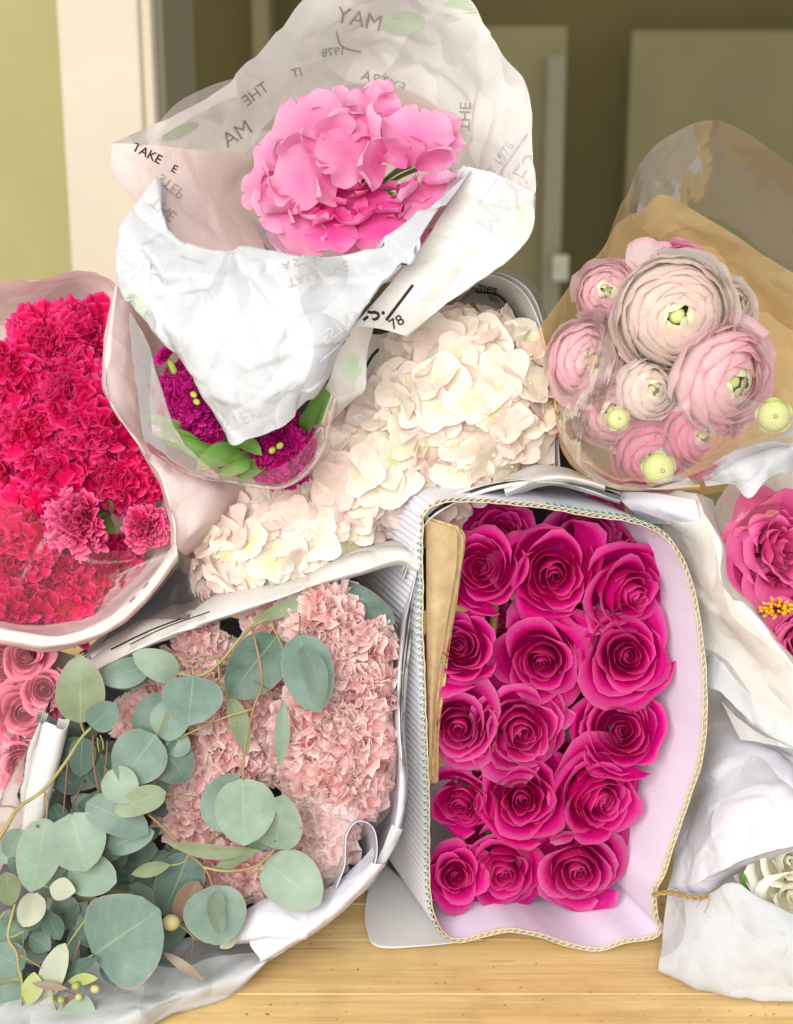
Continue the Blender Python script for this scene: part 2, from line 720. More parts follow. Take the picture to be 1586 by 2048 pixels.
def box_mesh(name, x0, x1, y0, y1, z0, z1, mat, bev=0.0015):
    import bmesh
    bm = bmesh.new()
    bmesh.ops.create_cube(bm, size=1.0)
    for v in bm.verts:
        v.co = Vector(((x0 + x1) / 2 + v.co.x * (x1 - x0), (y0 + y1) / 2 + v.co.y * (y1 - y0), (z0 + z1) / 2 + v.co.z * (z1 - z0)))
    if bev:
        bmesh.ops.bevel(bm, geom=bm.edges[:], offset=bev, segments=2, affect='EDGES', profile=0.5)
    me = bpy.data.meshes.new(name)
    bm.to_mesh(me)
    bm.free()
    me.materials.append(mat)
    return me


table = thing('table_top', None, None)
tag(table, kind='structure')
yb = 0.66
wr = random.Random(3)
while yb < 1.75:
    wd = wr.choice([0.052, 0.062, 0.070])
    o = obj('plank', box_mesh('plank', -1.0, 1.0, yb, yb + wd - 0.0006, -0.035, -0.0003 * wr.random(), M_WOOD, 0.0008), table)
    yb += wd


def wall_box(name, px0, px1, z, dz, mat, py0=-400, py1=1500, parent=None, kind='structure'):
    """vertical slab standing z metres from the camera between two photograph columns"""
    k = SP / D0
    x0, x1 = (px0 - 793) * k * z, (px1 - 793) * k * z
    top = CAM.z + z * math.tan(math.atan(-(py0 - 1024) * k) - PITCH)
    bot = CAM.z + z * math.tan(math.atan(-(py1 - 1024) * k) - PITCH)
    y = z
    o = obj(name, box_mesh(name, x0, x1, y, y + dz, bot, top, mat, 0.004), parent)
    if parent is None and kind:
        tag(o, kind=kind)
    return o


wall_box('wall_left', -1200, 158, 1.95, 0.10, M_GREENWALL)
tr = wall_box('door_frame', 152, 306, 1.90, 0.05, M_TRIM)
wall_box('frame_bead', 306, 330, 1.915, 0.05, M_TRIM, parent=tr)
wall_box('frame_return', 330, 352, 1.95, 0.30, M_GREYTRIM, parent=tr)
wall_box('hall_wall', -200, 3000, 4.6, 0.1, M_HALL, -1500, 2500)
wall_box('hall_panel', 1238, 2300, 4.45, 0.08, M_HALL2, 60, 2500)
wall_box('hall_corner_wall', 960, 1116, 4.0, 0.12, M_HALL2, 52, 2500)
f2 = wall_box('hall_door_frame', 1080, 1116, 3.92, 0.06, M_GREYTRIM, 110, 2500)
wall_box('hall_near_wall', 352, 520, 4.2, 0.2, M_HALL, -1500, 2500)
wall_box('hall_trim', 520, 552, 4.1, 0.2, M_HALL2, -1500, 2500)
# light switch on the hall wall
k_ = SP
sw = thing('light_switch', 'small white light switch plate on the olive hall wall', 'light switch')
so = wall_box('switch_plate', 1101, 1132, 3.885, 0.02, M_SWITCH, 510, 562, parent=sw)
wall_box('toggle', 1112, 1121, 3.872, 0.02, M_SWITCH, 527, 545, parent=sw)

# ================================================================== flower generators (unit size, face = +Z)
M_STEM = plain_mat('green_stem', '7f9a52', 0.5, 0.15, 60)
M_SEPAL = plain_mat('green_sepal', '7d9a50', 0.55, 0.2, 40, transl=0.15)


def shell_petal(R, H, half, ang, zrim, flare, curl, wave, rs, nu=11, nv=8, tip=0.05, spiral=0.13, belly=0.7, jagged=0.0, rbase=0.3):
    u = np.linspace(-1, 1, nu)
    v = np.linspace(0, 1, nv) ** 0.85
    U, Vv = np.meshgrid(u, v)
    ve = Vv * (1 - 0.26 * np.abs(U) ** 3)
    r = R * (rbase + (1 - rbase) * np.sin(np.pi / 2 * np.minimum(1, ve / belly)))
    tt = np.clip((ve - 0.62) / 0.38, 0, 1)
    ph = rs.rand() * 6.28
    ph2 = rs.rand() * 6.28
    skew = rs.uniform(-0.35, 0.35)
    r = r + flare * tt ** 2 * (1 + 0.45 * np.sin(2.1 * U + ph)) + jagged * tt * (rs.rand(nv, nu) - 0.5)
    z = -H + (H + zrim) * ve - curl * tt ** 3 * (1 + 0.5 * np.sin(1.7 * U + ph2)) + tip * np.exp(-((U - skew) / 0.3) ** 2) * tt
    r = r * (1 + spiral * U)
    r = r + wave * ve ** 2 * np.sin(4.2 * U + ph) + wave * 0.6 * tt ** 2 * np.sin(9.0 * U + ph2)
    z = z + wave * 0.8 * tt ** 2 * np.sin(6.2 * U + ph2 + 1)
    phi = ang + U * half * (0.4 + 0.6 * np.sin(np.minimum(1, ve * 1.25) * np.pi / 2))
    V = np.stack([r * np.cos(phi), r * np.sin(phi), z], -1).reshape(-1, 3)
    uv = np.stack([(U * 0.5 + 0.5).ravel(), Vv.ravel()], 1)
    return V, grid_faces(nu, nv), uv


def rose_variant(seed, mat, n=24, inner=0.05, openn=1.0, flare=0.30, wave=0.02, dense=1.35):
    rs = np.random.RandomState(seed)
    out = []
    for i in range(n):
        t = i / (n - 1)
        R = inner + (0.80 - inner) * t ** dense * openn
        half = 2.2 - 1.2 * t + rs.uniform(-.15, .15)
        zr = 0.06 + 0.10 * math.sin(math.pi * min(1, t * 1.15)) - 0.46 * max(0, t - 0.55) + rs.uniform(-.03, .03)
        fl = flare * max(0, t - .12) ** 1.6 * rs.uniform(.5, 1.35) - 0.025 * (t < .4)
        V, F, uv = shell_petal(R, 0.85 if t > .3 else .45, half, i * 2.4 + rs.uniform(-.4, .4), zr,
                               fl, 0.02 + 0.32 * t ** 2.2 * rs.uniform(.5, 1.4),
                               wave * (0.4 + t), rs, tip=0.02 + 0.07 * t, rbase=.3 if t > .3 else .75)
        out.append(mesh('rose_petal', V, F, uv, True, (mat,)))
    return out


def ranunculus_variant(seed, mat, n=46, flat=0.72, openmax=1.5, inner_mat=None, n_inner=7):
    rs = np.random.RandomState(seed)
    out = []
    nu, nv = 11, 7
    u = np.linspace(-1, 1, nu)
    v = np.linspace(0, 1, nv)
    U, Vv = np.meshgrid(u, v)
    for i in range(n):
        t = i / (n - 1)
        rim = 0.2 + (openmax - 0.2) * t ** 0.95
        rho = 0.42 + 0.58 * t ** 0.8 + rs.uniform(-.012, .012)
        half = 1.25 - 0.55 * t + rs.uniform(-.1, .1)
        ve = Vv * (1 - 0.22 * np.abs(U) ** 3)
        ph = rs.rand() * 6.28
        al = 2.5 + (rim - 2.5) * ve
        tt = np.clip((ve - 0.75) / 0.25, 0, 1)
        rr = rho + 0.035 * tt ** 2 * (0.5 + t) + 0.034 * tt * np.sin(5 * U + ph) + 0.018 * tt * np.sin(11 * U + ph * 2) + 0.05 * U * t
        phi = i * 2.4 + rs.uniform(-.3, .3) + U * half * (0.5 + 0.5 * np.sin(np.minimum(1, ve * 1.3) * np.pi / 2))
        V = np.stack([rr * np.sin(al) * np.cos(phi), rr * np.sin(al) * np.sin(phi), rr * np.cos(al) * flat], -1).reshape(-1, 3)
        uv = np.stack([(U * .5 + .5).ravel(), Vv.ravel()], 1)
        out.append(mesh('ranunculus_petal', V, grid_faces(nu, nv), uv, True, (inner_mat if inner_mat and i < n_inner else mat,)))
    return out


def ball_mesh(name, mat, seg=14, rings=9, sq=1.0, dimple=0.0):
    V, UVs = [], []
    for j in range(rings + 1):
        th = math.pi * j / rings
        for i in range(seg):
            a = 2 * math.pi * i / seg
            r = math.sin(th)
            z = math.cos(th)
            if dimple:
                z -= dimple * math.exp(-(r / 0.35) ** 2) * (1 if z > 0 else 0)
            V.append((r * math.cos(a), r * math.sin(a), z * sq))
            UVs.append((i / seg, j / rings))
    return mesh(name, V, grid_faces(seg, rings + 1, 0, True), UVs, True, (mat,))


def fan_petal(L, W, rs, nu=13, nv=8, ruffle=0.1, freq=7, cup=0.15, back=0.2, teeth=0.0, nteeth=11, narrow=0.25, notch=0.0, rnd_=0.22, rex=2.2):
    """petal in local coords: base at origin, length +Y, width X, face +Z"""
    u = np.linspace(-1, 1, nu)
    v = np.linspace(0, 1, nv)
    U, Vv = np.meshgrid(u, v)
    ph, ph2, ph3 = rs.rand(3) * 6.28
    tl = 1 - rnd_ * np.abs(U) ** rex - notch * np.exp(-(U / 0.2) ** 2)
    if teeth:
        tl = tl + teeth * (np.abs(((U * nteeth * 0.5 + ph) % 1.0) - 0.5) * 2 - 0.5)
    y = L * Vv * tl
    wdt = W * (narrow + (1 - narrow) * np.sin(np.pi * 0.5 * np.minimum(1, Vv * 1.15)) ** 1.2)
    x = U * wdt
    z = cup * U ** 2 * Vv * L - back * Vv ** 2 * L
    z = z + ruffle * Vv ** 1.8 * np.sin(freq * U + ph) + ruffle * 0.55 * Vv ** 3 * np.sin(freq * 2.1 * U + ph2)
    x = x + ruffle * 0.5 * Vv ** 2 * np.sin(freq * 1.3 * U + ph3)
    V = np.stack([x, y, z], -1).reshape(-1, 3)
    uv = np.stack([(U * .5 + .5).ravel(), Vv.ravel()], 1)
    return V, grid_faces(nu, nv), uv


def lobe_petal(L, W, rs, nu=17, nv=15, ruffle=0.08, freq=5, cup=0.12, back=0.2, widest=1.2, notch=0.0):
    """petal with a fully rounded outline and a frilled border; base at origin, length +Y, face +Z"""
    u = np.linspace(-1, 1, nu)
    v = np.linspace(0.0, 1, nv)
    U, Vv = np.meshgrid(u, v)
    ph, ph2 = rs.rand(2) * 6.28
    wd = W * np.sin(np.pi * np.clip(Vv * 0.985 + 0.008, 0, 1) ** widest) ** 0.55
    x = U * wd
    y = L * Vv * (1 - notch * np.exp(-(U / .35) ** 2) * Vv ** 4)
    rho = np.sqrt((x / W) ** 2 + ((y - .5 * L) / (.5 * L)) ** 2)
    th = np.arctan2(x / W, (y - .45 * L) / (.5 * L))
    g = np.clip(rho, 0, 1.1) ** 3 * (1 - np.exp(-(Vv / .25) ** 2))
    z = cup * U ** 2 * L * .5 - back * Vv ** 2 * L + ruffle * g * np.sin(freq * th + ph) + .28 * ruffle * g ** 2 * np.sin(2.3 * freq * th + ph2)
    y = y + .4 * ruffle * g * np.sin(freq * th + ph + 1.4)
    V = np.stack([x, y, z], -1).reshape(-1, 3)
    uv = np.stack([(U * .5 + .5).ravel(), np.clip(.25 * Vv + .75 * np.clip(rho, 0, 1) * (Vv > .3) + .3 * (Vv <= .3) * Vv, 0, 1).ravel()], 1)
    return V, grid_faces(nu, nv), uv


def place(V, direction, face, off):
    """rotate local petal (Y along direction, Z towards face) and move"""
    y = np.array(direction, float)
    y /= np.linalg.norm(y)
    f = np.array(face, float)
    z = f - y * f.dot(y)
    if np.linalg.norm(z) < 1e-6:
        z = np.cross(y, [0.3, 0.5, 0.8])
    z /= np.linalg.norm(z)
    x = np.cross(y, z)
    return V[:, :1] * x + V[:, 1:2] * y + V[:, 2:3] * z + np.array(off)


def join(parts):
    Vs, Fs, Us, n = [], [], [], 0
    for V, F, uv in parts:
        Vs.append(V)
        Us.append(uv)
        Fs += [tuple(i + n for i in f) for f in F]
        n += len(V)
    return np.vstack(Vs), Fs, np.vstack(Us)


def carnation_mesh(seed, mat, n=58, ruffle=0.10, teeth=0.10, spread=1.35, name='ruffled_petals', W=0.36, broad=0.0, lift=.35):
    rs = np.random.RandomState(seed)
    parts = []
    for i in range(n):
        t = (i + 0.5) / n
        pol = spread * t ** 0.62 + rs.uniform(-.1, .1)
        az = i * 2.39996 + rs.uniform(-.4, .4)
        d = np.array([math.sin(pol) * math.cos(az), math.sin(pol) * math.sin(az), math.cos(pol) * 0.9 + 0.05])
        tang = np.array([-math.sin(az), math.cos(az), 0])
        rad = np.array([math.cos(az), math.sin(az), 0])
        face = tang * rs.uniform(-1, 1) - rad * rs.uniform(-0.3, 1.0) * (1 if t > 0.2 else rs.choice([-1, 1])) + np.array([0, 0, 0.6])
        if rs.rand() < broad and t > 0.12:
            # petals lying open on the head, their broad frilled face outwards
            q = rs.normal(0, 1, 3)
            q = q - d * q.dot(d)
            q /= np.linalg.norm(q) + 1e-9
            V, F, uv = fan_petal(rs.uniform(0.55, 0.75), W * rs.uniform(1.0, 1.35), rs, 25, 9, ruffle * rs.uniform(.8, 1.3),
                                 rs.uniform(6, 10), 0.15, rs.uniform(-.35, .1), teeth * .6, 17, 0.4, 0, .55, 3.2)
            parts.append((place(V, q + d * rs.uniform(lift, lift + .55), d, d * rs.uniform(.45, .66) - q * .2), F, uv))
            continue
        V, F, uv = fan_petal(rs.uniform(0.86, 1.06), W * rs.uniform(.8, 1.25), rs, 21, 7, ruffle * rs.uniform(.7, 1.4),
                             rs.uniform(6, 10), 0.1, rs.uniform(-.15, .28), teeth * .8, 15, 0.22, 0, .5, 3.0)
        parts.append((place(V, d, face, (0, 0, 0)), F, uv))
    V, F, uv = join(parts)
    V[:, 2] = V[:, 2] * 0.85 - 0.25
    return mesh(name, V, F, uv, True, (mat,))


def hydrangea_floret_mesh(seed, mat, mat2):
    rs = np.random.RandomState(seed)
    parts = []
    for k in range(4):
        a = k * math.pi / 2 + rs.uniform(-.18, .18)
        V, F, uv = fan_petal(rs.uniform(.92, 1.08), rs.uniform(.50, .62), rs, 9, 8, rs.uniform(.03, .07), rs.uniform(2.5, 5), rs.uniform(-.02, .08), rs.uniform(-.10, .10), 0, 1, 0.22, 0, .5, 2.0)
        V = place(V, (math.cos(a), math.sin(a), rs.uniform(-.10, .14)), (0, 0, 1), (0, 0, 0.02 * (k % 2)))
        parts.append((V, F, uv))
    V, F, uv = join(parts)
    nf = len(F)
    b = []
    for j in range(4):
        th = math.pi * 0.5 * j / 3
        for i in range(7):
            a = 2 * math.pi * i / 7
            b.append((0.075 * math.cos(th) * math.cos(a), 0.075 * math.cos(th) * math.sin(a), 0.02 + 0.09 * math.sin(th)))
    off = len(V)
    V = np.vstack([V, np.array(b)])
    uv = np.vstack([uv, np.zeros((len(b), 2))])
    F = F + grid_faces(7, 4, off, True)
    fm = [0] * nf + [1] * (len(F) - nf)
    return mesh('floret', V, F, uv, True, (mat, mat2), fm)


def stem_of(flower, length=2.6, r=0.07, mat=None, bend=0.25, rs=None):
    """a stem leaving the back of the flower, in the flower's local frame"""
    rs = rs or rnd
    bx, by = rs.uniform(-bend, bend), rs.uniform(-bend, bend)
    pts = np.array([(0, 0, -0.4), (bx * .3, by * .3, -0.4 - length * .35), (bx, by, -0.4 - length)])
    C = catmull(pts, 7)
    V = []
    for c in C:
        for s in range(6):
            a = s * math.pi / 3
            V.append((c[0] + r * math.cos(a), c[1] + r * math.sin(a), c[2]))
    F = grid_faces(6, 7, 0, True)
    return obj('stem', mesh('stem', V, F, None, True, (mat or M_STEM,)), flower)


_calyx = {}


def calyx_of(flower, mat=None):
    if 'm' not in _calyx:
        rs = np.random.RandomState(5)
        parts = []
        for k in range(5):
            a = k * 1.2566
            V, F, uv = fan_petal(0.75, 0.2, rs, 5, 5, .02, 3, .2, .1, 0, 1, .5)
            parts.append((place(V, (math.cos(a), math.sin(a), .9), (-math.cos(a), -math.sin(a), .3), (0, 0, -1.15)), F, uv))
        V, F, uv = join(parts)
        _calyx['m'] = mesh('calyx', V, F, uv, True, (M_SEPAL,))
    return obj('calyx', _calyx['m'], flower)


def flower(name, label, cat, group, parts, px, py, d, rpx, face, roll, squash=None, partname='petal', stem=True, calyx=True, stemlen=3.0):
    s = rpx * SP * (D0 - d) / D0
    M = frame(P(px, py, d), Vdir(*face), roll, s)
    f = thing(name, label, cat, group, M)
    for me in parts:
        obj(partname, me, f)
    if stem:
        stem_of(f, stemlen, 0.06)
    if calyx:
        calyx_of(f)
    return f
# ================================================================== cardboard sleeve of magenta roses
M_LILAC = paper_mat('white_card_liner', 'd8cde0', 'dfd5e6', 0.04, 0.8, 0.06, scale=120)
M_FLUTE = paper_mat('white_fluted_card', 'dcdbe4', 'e4e3ea', 0.06, 0.8, 0.05, scale=140)
M_KRAFTEDGE = paper_mat('kraft_card', 'd6c6a6', 'e0d4ba', 0.05, 0.85, 0.35, scale=200)
M_GREENINK = plain_mat('green_ink', '2f9a6e', 0.6, 0.1, 90)
M_KRAFTDARK = plain_mat('brown_board', 'b39a72', 0.85, 0.14, 90, bump=0.4)
M_KRAFTTORN = plain_mat('torn_board_core', 'c8a979', 0.9, 0.25, 200, bump=0.6)

RIM = [(842, 1033), (862, 1010), (896, 1000), (945, 1000), (994, 1003), (1091, 1013), (1174, 1028), (1272, 1043), (1331, 1072), (1370, 1135), (1389, 1199),
       (1401, 1272), (1409, 1355), (1409, 1453), (1399, 1526), (1375, 1599), (1350, 1673), (1326, 1746), (1309, 1783), (1312, 1834),
       (1321, 1858), (1301, 1875), (1248, 1882), (1199, 1898), (1140, 1890), (1082, 1871), (1023, 1860), (974, 1868), (915, 1881),
       (881, 1863), (862, 1819), (855, 1746), (855, 1624), (852, 1526), (848, 1428), (845, 1331), (841, 1257), (842, 1184), (841, 1111)]


def rim_d(py):
    return 0.006 + (1890 - py) / 890.0 * 0.055


ringQ = np.array(RIM + [RIM[0]], float)
ring = catmull(np.vstack([ringQ]), 900)
seg = np.sqrt((np.diff(ring, axis=0) ** 2).sum(1))
arc = np.concatenate([[0], np.cumsum(seg)])
TOT = arc[-1]
AX = Vector((-0.33, 0.944, 0.0)).normalized()


def ring_world(off, s):
    """point at arc position s (pixels), pushed outwards by off pixels; returns world"""
    s = s % TOT
    x = np.interp(s, arc, ring[:, 0])
    y = np.interp(s, arc, ring[:, 1])
    x2 = np.interp((s + 3) % TOT, arc, ring[:, 0])
    y2 = np.interp((s + 3) % TOT, arc, ring[:, 1])
    tx, ty = x2 - x, y2 - y
    L = math.hypot(tx, ty) + 1e-9
    nx, ny = ty / L, -tx / L          # clockwise on screen -> outward
    return P(x + nx * off, y + ny * off, rim_d(y))


sleeve = thing('cardboard_sleeve', 'white corrugated cardboard sleeve with green trimmed edge packed with magenta roses', 'cardboard box', None,
               Matrix.Translation(P(1100, 1880, -0.05)))
SINV = sleeve.matrix_world.inverted()
LEN = 0.34


def extrude_ring(name, offs, ss, mats, depth=(0.0, LEN), nd=3, fm=None, taper=0.0):
    n = len(ss)
    V, F, uv = [], [], []
    for j in range(nd):
        dd = depth[0] + (depth[1] - depth[0]) * j / (nd - 1)
        for i, s in enumerate(ss):
            V.append(SINV @ (ring_world(offs[i], s) + AX * dd))
            uv.append((s / TOT, j / (nd - 1)))
    F = grid_faces(n, nd, 0, True)
    return obj(name, mesh(name, V, F, uv, True, mats), sleeve)


ss = np.linspace(0, TOT, 261)[:-1]
wob = [0.3 * math.sin(s * 0.11) + 0.3 * math.sin(s * 0.047 + 1) for s in ss]
extrude_ring('inner_liner', [-3.5 + a for a in wob], ss, (M_LILAC,))
PITCHF = 14.0
nfl = int(TOT / PITCHF)
NS = 10
sf = np.linspace(0, TOT, nfl * NS + 1)[:-1]
ph = sf / TOT * nfl * 2 * math.pi
amp = 2.3
extrude_ring('fluting', [0.4 + amp * math.cos(p) for p in ph], sf, (M_FLUTE,), (0.0008, LEN))
# kraft cut edges of liner and flutes, slightly proud of the card
def edge_strip(name, offs, ss, w0, mat):
    V, F = [], []
    n = len(ss)
    for i, s in enumerate(ss):
        V.append(SINV @ (ring_world(offs[i] - w0, s) - AX * 0.0006))
        V.append(SINV @ (ring_world(offs[i] + w0, s) - AX * 0.0006))
        V.append(SINV @ (ring_world(offs[i] + w0, s) + AX * 0.0015))
        V.append(SINV @ (ring_world(offs[i] - w0, s) + AX * 0.0015))
    for i in range(n):
        j = (i + 1) % n
        for k in range(4):
            F.append((4 * i + k, 4 * j + k, 4 * j + (k + 1) % 4, 4 * i + (k + 1) % 4))
    return obj(name, mesh(name, V, F, None, False, (mat,)), sleeve)


edge_strip('liner_edge', [-3.8 + a + 0.5 * math.sin(s * 1.7) for a, s in zip(wob, ss)], ss, .6, M_KRAFTEDGE)
edge_strip('flute_edge', [0.4 + amp * math.cos(p) for p in ph], sf, 0.5, M_KRAFTEDGE)
# outer liner covers all but the left wall, where the flutes lie open
S_BL = arc[np.argmin(((ring - np.array([895, 1876])) ** 2).sum(1))]
outS = np.array([s for s in np.linspace(0, TOT, 261) if 40 < s < S_BL])
V, F = [], []
for j, dd in enumerate((0.0, LEN * .5, LEN)):
    for s in outS:
        V.append(SINV @ (ring_world(3.9 + 0.4 * math.sin(s * .09), s) + AX * dd))
F = grid_faces(len(outS), 3)
obj('outer_liner', mesh('outer_liner', V, F, None, True, (M_FLUTE,)), sleeve)
V = []
for s in outS:
    for a, b in ((3.5, -.0004), (4.5, -.0004), (4.5, .0015), (3.5, .0015)):
        V.append(SINV @ (ring_world(a + 0.4 * math.sin(s * .09) + .25 * math.sin(s * 1.3), s) + AX * b))
F = []
for i in range(len(outS) - 1):
    for k in range(4):
        F.append((4 * i + k, 4 * i + 4 + k, 4 * i + 4 + (k + 1) % 4, 4 * i + (k + 1) % 4))
obj('outer_edge', mesh('outer_edge', V, F, None, False, (M_KRAFTEDGE,)), sleeve)
# green ink on the ridges of the open flutes, left wall and upper edge
for i in range(nfl):
    s0 = (i + 0.0) / nfl * TOT
    x = np.interp(s0, arc, ring[:, 0])
    y = np.interp(s0, arc, ring[:, 1])
    if not ((x < 930 and y > 1240) or (y < 1075 and 1090 < x < 1330) or (x < 850 and y > 1080)):
        continue
    V = []
    for ds in (-5.2, 0, 5.2):
        p_ = (s0 + ds) / TOT * nfl * 2 * math.pi
        of = 0.4 + amp * math.cos(p_) + 0.9
        dl = 0.0045 if ds == 0 else 0.0012
        if y < 1075:
            of += 5.0 if ds == 0 else 2.0
            dl = 0.004 if ds == 0 else 0.0
        V.append(SINV @ (ring_world(of, s0 + ds) - AX * 0.0002))
        V.append(SINV @ (ring_world(of, s0 + ds) + AX * dl))
    obj('green_print_mark', mesh('green_print_mark', V, [(0, 2, 3, 1), (2, 4, 5, 3)], None, False, (M_GREENINK,)), sleeve)

# torn brown board pushed down the left side of the sleeve, in layers
board = thing('brown_board', 'torn brown cardboard strip wedged beside the roses in the sleeve', 'cardboard', None, Matrix.Translation(P(880, 1300, 0.0)))
for k, (dx, dd, mt, tp) in enumerate(((0, 0.0, M_KRAFTDARK, 0), (5, -0.003, M_KRAFTTORN, -6), (9, -0.006, M_KRAFTDARK, 4), (13, -0.009, M_KRAFTTORN, 0))):
    rr = np.random.RandomState(40 + k)
    rows = []
    for (ly, lx, rx, ry) in ((1038, 850, 912, 1058), (1062, 851, 917, 1078), (1130, 852, 911, 1135), (1210, 852, 899, 1212), (1290, 853, 886, 1292), (1370, 855, 874, 1372), (1460, 858, 864, 1462), (1560, 859, 860, 1562)):
        j = rr.uniform(-2, 2)
        dl = rim_d(ly) - 0.012 + dd
        rows.append([(lx + 1, ly + tp, dl), ((lx + rx) / 2, (ly + ry) / 2 + tp, dl + 0.002), (rx + dx + j, ry + tp, dl - 0.002)])
    o = sheet('board_layer', rows, mt, board, 24, 90, 0.0006, 14, 0.0008, 0, 40 + k, thick=0.0022)

# flap of the sleeve's paper lining lying on the table
M_GREYPAPER = paper_mat('grey_white_paper', 'd9d6d4', 'e2dfde', 0.1, 0.7, 0.08)
fl = []
for row in ([(772, 1728), (800, 1752), (870, 1800), (960, 1850)], [(742, 1768), (775, 1805), (845, 1842), (960, 1866)],
            [(730, 1812), (752, 1850), (830, 1874), (960, 1876)], [(730, 1850), (752, 1893), (840, 1893), (970, 1878)]):
    fl.append([(x, y, table_d(y) + 0.006 + 0.012 * max(0, (1860 - y) / 120.0)) for x, y in row])
tag(sheet('paper_flap', fl, M_GREYPAPER, None, 30, 24, 0.0, 8, 0.001, 0, 3, thick=0.0005), 'pale grey paper flap lying on the table under the cardboard sleeve', 'paper')

# ------------------------------------------------------------------ roses
M_ROSE = petal_mat('magenta_rose_petal', 'f0189c', 'e6108e', 'e41290', 0.5, 0.6, 'ea62aa', 0.10, 0.14)
M_ROSE2 = petal_mat('faded_rose_petal', 'd77aa8', 'd83f94', 'dc3a94', 0.30, 0.5, 'd79ab0', 0.10, 0.2, spec=0.25)
M_ROSEB = petal_mat('lighter_magenta_rose_petal', 'f02aa2', 'ea1c96', 'e82a9a', 0.5, 0.6, 'ee7ab6', 0.12, 0.2)
RV = [rose_variant(11, M_ROSE, 24, .05, 1.0, .34, .03), rose_variant(23, M_ROSE, 21, 0.06, 1.02, .22, .03), rose_variant(37, M_ROSE, 26, 0.05, .98, .30, .04), rose_variant(52, M_ROSEB, 20, .06, 1.04, .42, .03, 1.2),
      rose_variant(64, M_ROSE, 22, .07, 1.04, .18, .045, 1.5), rose_variant(71, M_ROSE, 25, .04, 1.0, .40, .03), rose_variant(83, M_ROSEB, 19, .08, 1.05, .28, .05, 1.15), rose_variant(97, M_ROSE, 23, .05, 1.0, .25, .035, 1.6)]
ROSES = [
    (962, 1135, 96, (-.05, .05, 1), 'magenta rose in the top row of the sleeve, beside the torn brown board'),
    (1110, 1150, 118, (-.05, .10, 1), 'tallest magenta rose in the middle of the sleeve\'s top row, with a glossy open centre'),
    (1272, 1192, 112, (.30, -.12, 1), 'magenta rose tilted right in the top right corner of the sleeve'),
    (918, 1292, 92, (-.15, .05, 1), 'magenta rose half hidden by the torn board, second row of the sleeve'),
    (1085, 1325, 106, (.05, -.05, 1), 'magenta rose in the centre of the sleeve\'s second row'),
    (1258, 1312, 104, (.10, .05, 1), 'magenta rose against the right wall, second row of the sleeve'),
    (918, 1458, 98, (-.10, .0, 1), 'magenta rose at the left end of the sleeve\'s middle row'),
    (1046, 1468, 104, (.0, .0, 1), 'round magenta rose at the very centre of the sleeve\'s middle row'),
    (1245, 1462, 104, (.12, -.05, 1), 'magenta rose against the right wall, middle row of the sleeve'),
    (920, 1612, 78, (-.25, .0, 1), 'magenta rose cut off by the left wall, fourth row of the sleeve'),
    (1045, 1600, 108, (.05, -.05, 1), 'magenta rose in the centre of the sleeve\'s fourth row'),
    (1208, 1602, 110, (.12, -.1, 1), 'magenta rose at the right end of the sleeve\'s fourth row'),
    (912, 1752, 70, (-.2, -.05, 1), 'magenta rose in shadow at the bottom left corner of the sleeve'),
    (1008, 1748, 98, (.0, -.1, 1), 'magenta rose in the middle of the sleeve\'s bottom row'),
    (1158, 1746, 102, (.08, -.1, 1), 'magenta rose at the right end of the sleeve\'s bottom row'),
]
for i, (x, y, r, f, lab) in enumerate(ROSES):
    dd = rim_d(y) - 0.022 + rnd.uniform(-.007, .007)
    if i == 1:
        dd += 0.012
    fl_ = flower('rose', lab, 'rose', 'magenta roses in the cardboard sleeve', RV[(i * 3 + 1) % 8], x, y, dd, r * (1.07 if x > 930 else 1.0), (f[0] + rnd.uniform(-.28, .28), f[1] + rnd.uniform(-.28, .22), f[2]), rnd.uniform(0, 6.28), stemlen=5.5)
    if i == 1:
        fl_.scale = (fl_.scale[0] * .92, fl_.scale[1] * 1.0, fl_.scale[2])
# deeper roses, seen only between the others
DEEP = [(1010, 1060, 92, 'dark magenta rose in the shade behind the top row of the sleeve, left'),
        (1175, 1072, 90, 'magenta rose in the shade behind the top row of the sleeve, middle'),
        (1205, 1120, 96, 'pale backed magenta rose tucked behind the tilted corner rose'),
        (1170, 1238, 70, 'crumpled magenta rose in the gap between first and second row'),
        (1000, 1245, 84, 'shaded magenta rose in the gap left of the sleeve\'s centre line'),
        (1160, 1400, 80, 'shaded magenta rose in the gap above the right middle rose'),
        (1000, 1380, 80, 'shaded magenta rose in the gap above the middle row'),
        (1140, 1535, 80, 'shaded magenta rose in the gap below the middle row'),
        (990, 1560, 70, 'shaded magenta rose between the left wall and fourth row'),
        (1090, 1690, 84, 'shaded magenta rose in the gap above the bottom row'),
        (985, 1690, 66, 'shaded magenta rose above the bottom left corner'),
        (1215, 1690, 76, 'shaded magenta rose beside the lilac wall above the bottom row'),
        (1300, 1125, 80, 'shaded magenta rose high against the sleeve\'s right wall')]
for i, (x, y, r, lab) in enumerate(DEEP):
    flower('rose', lab, 'rose', 'magenta roses in the cardboard sleeve', RV[(i + 2) % 8], x, y, rim_d(y) - 0.062, r * .9, (rnd.uniform(-.4, .4), rnd.uniform(-.4, .4), 1), rnd.uniform(0, 6.28), stemlen=5)
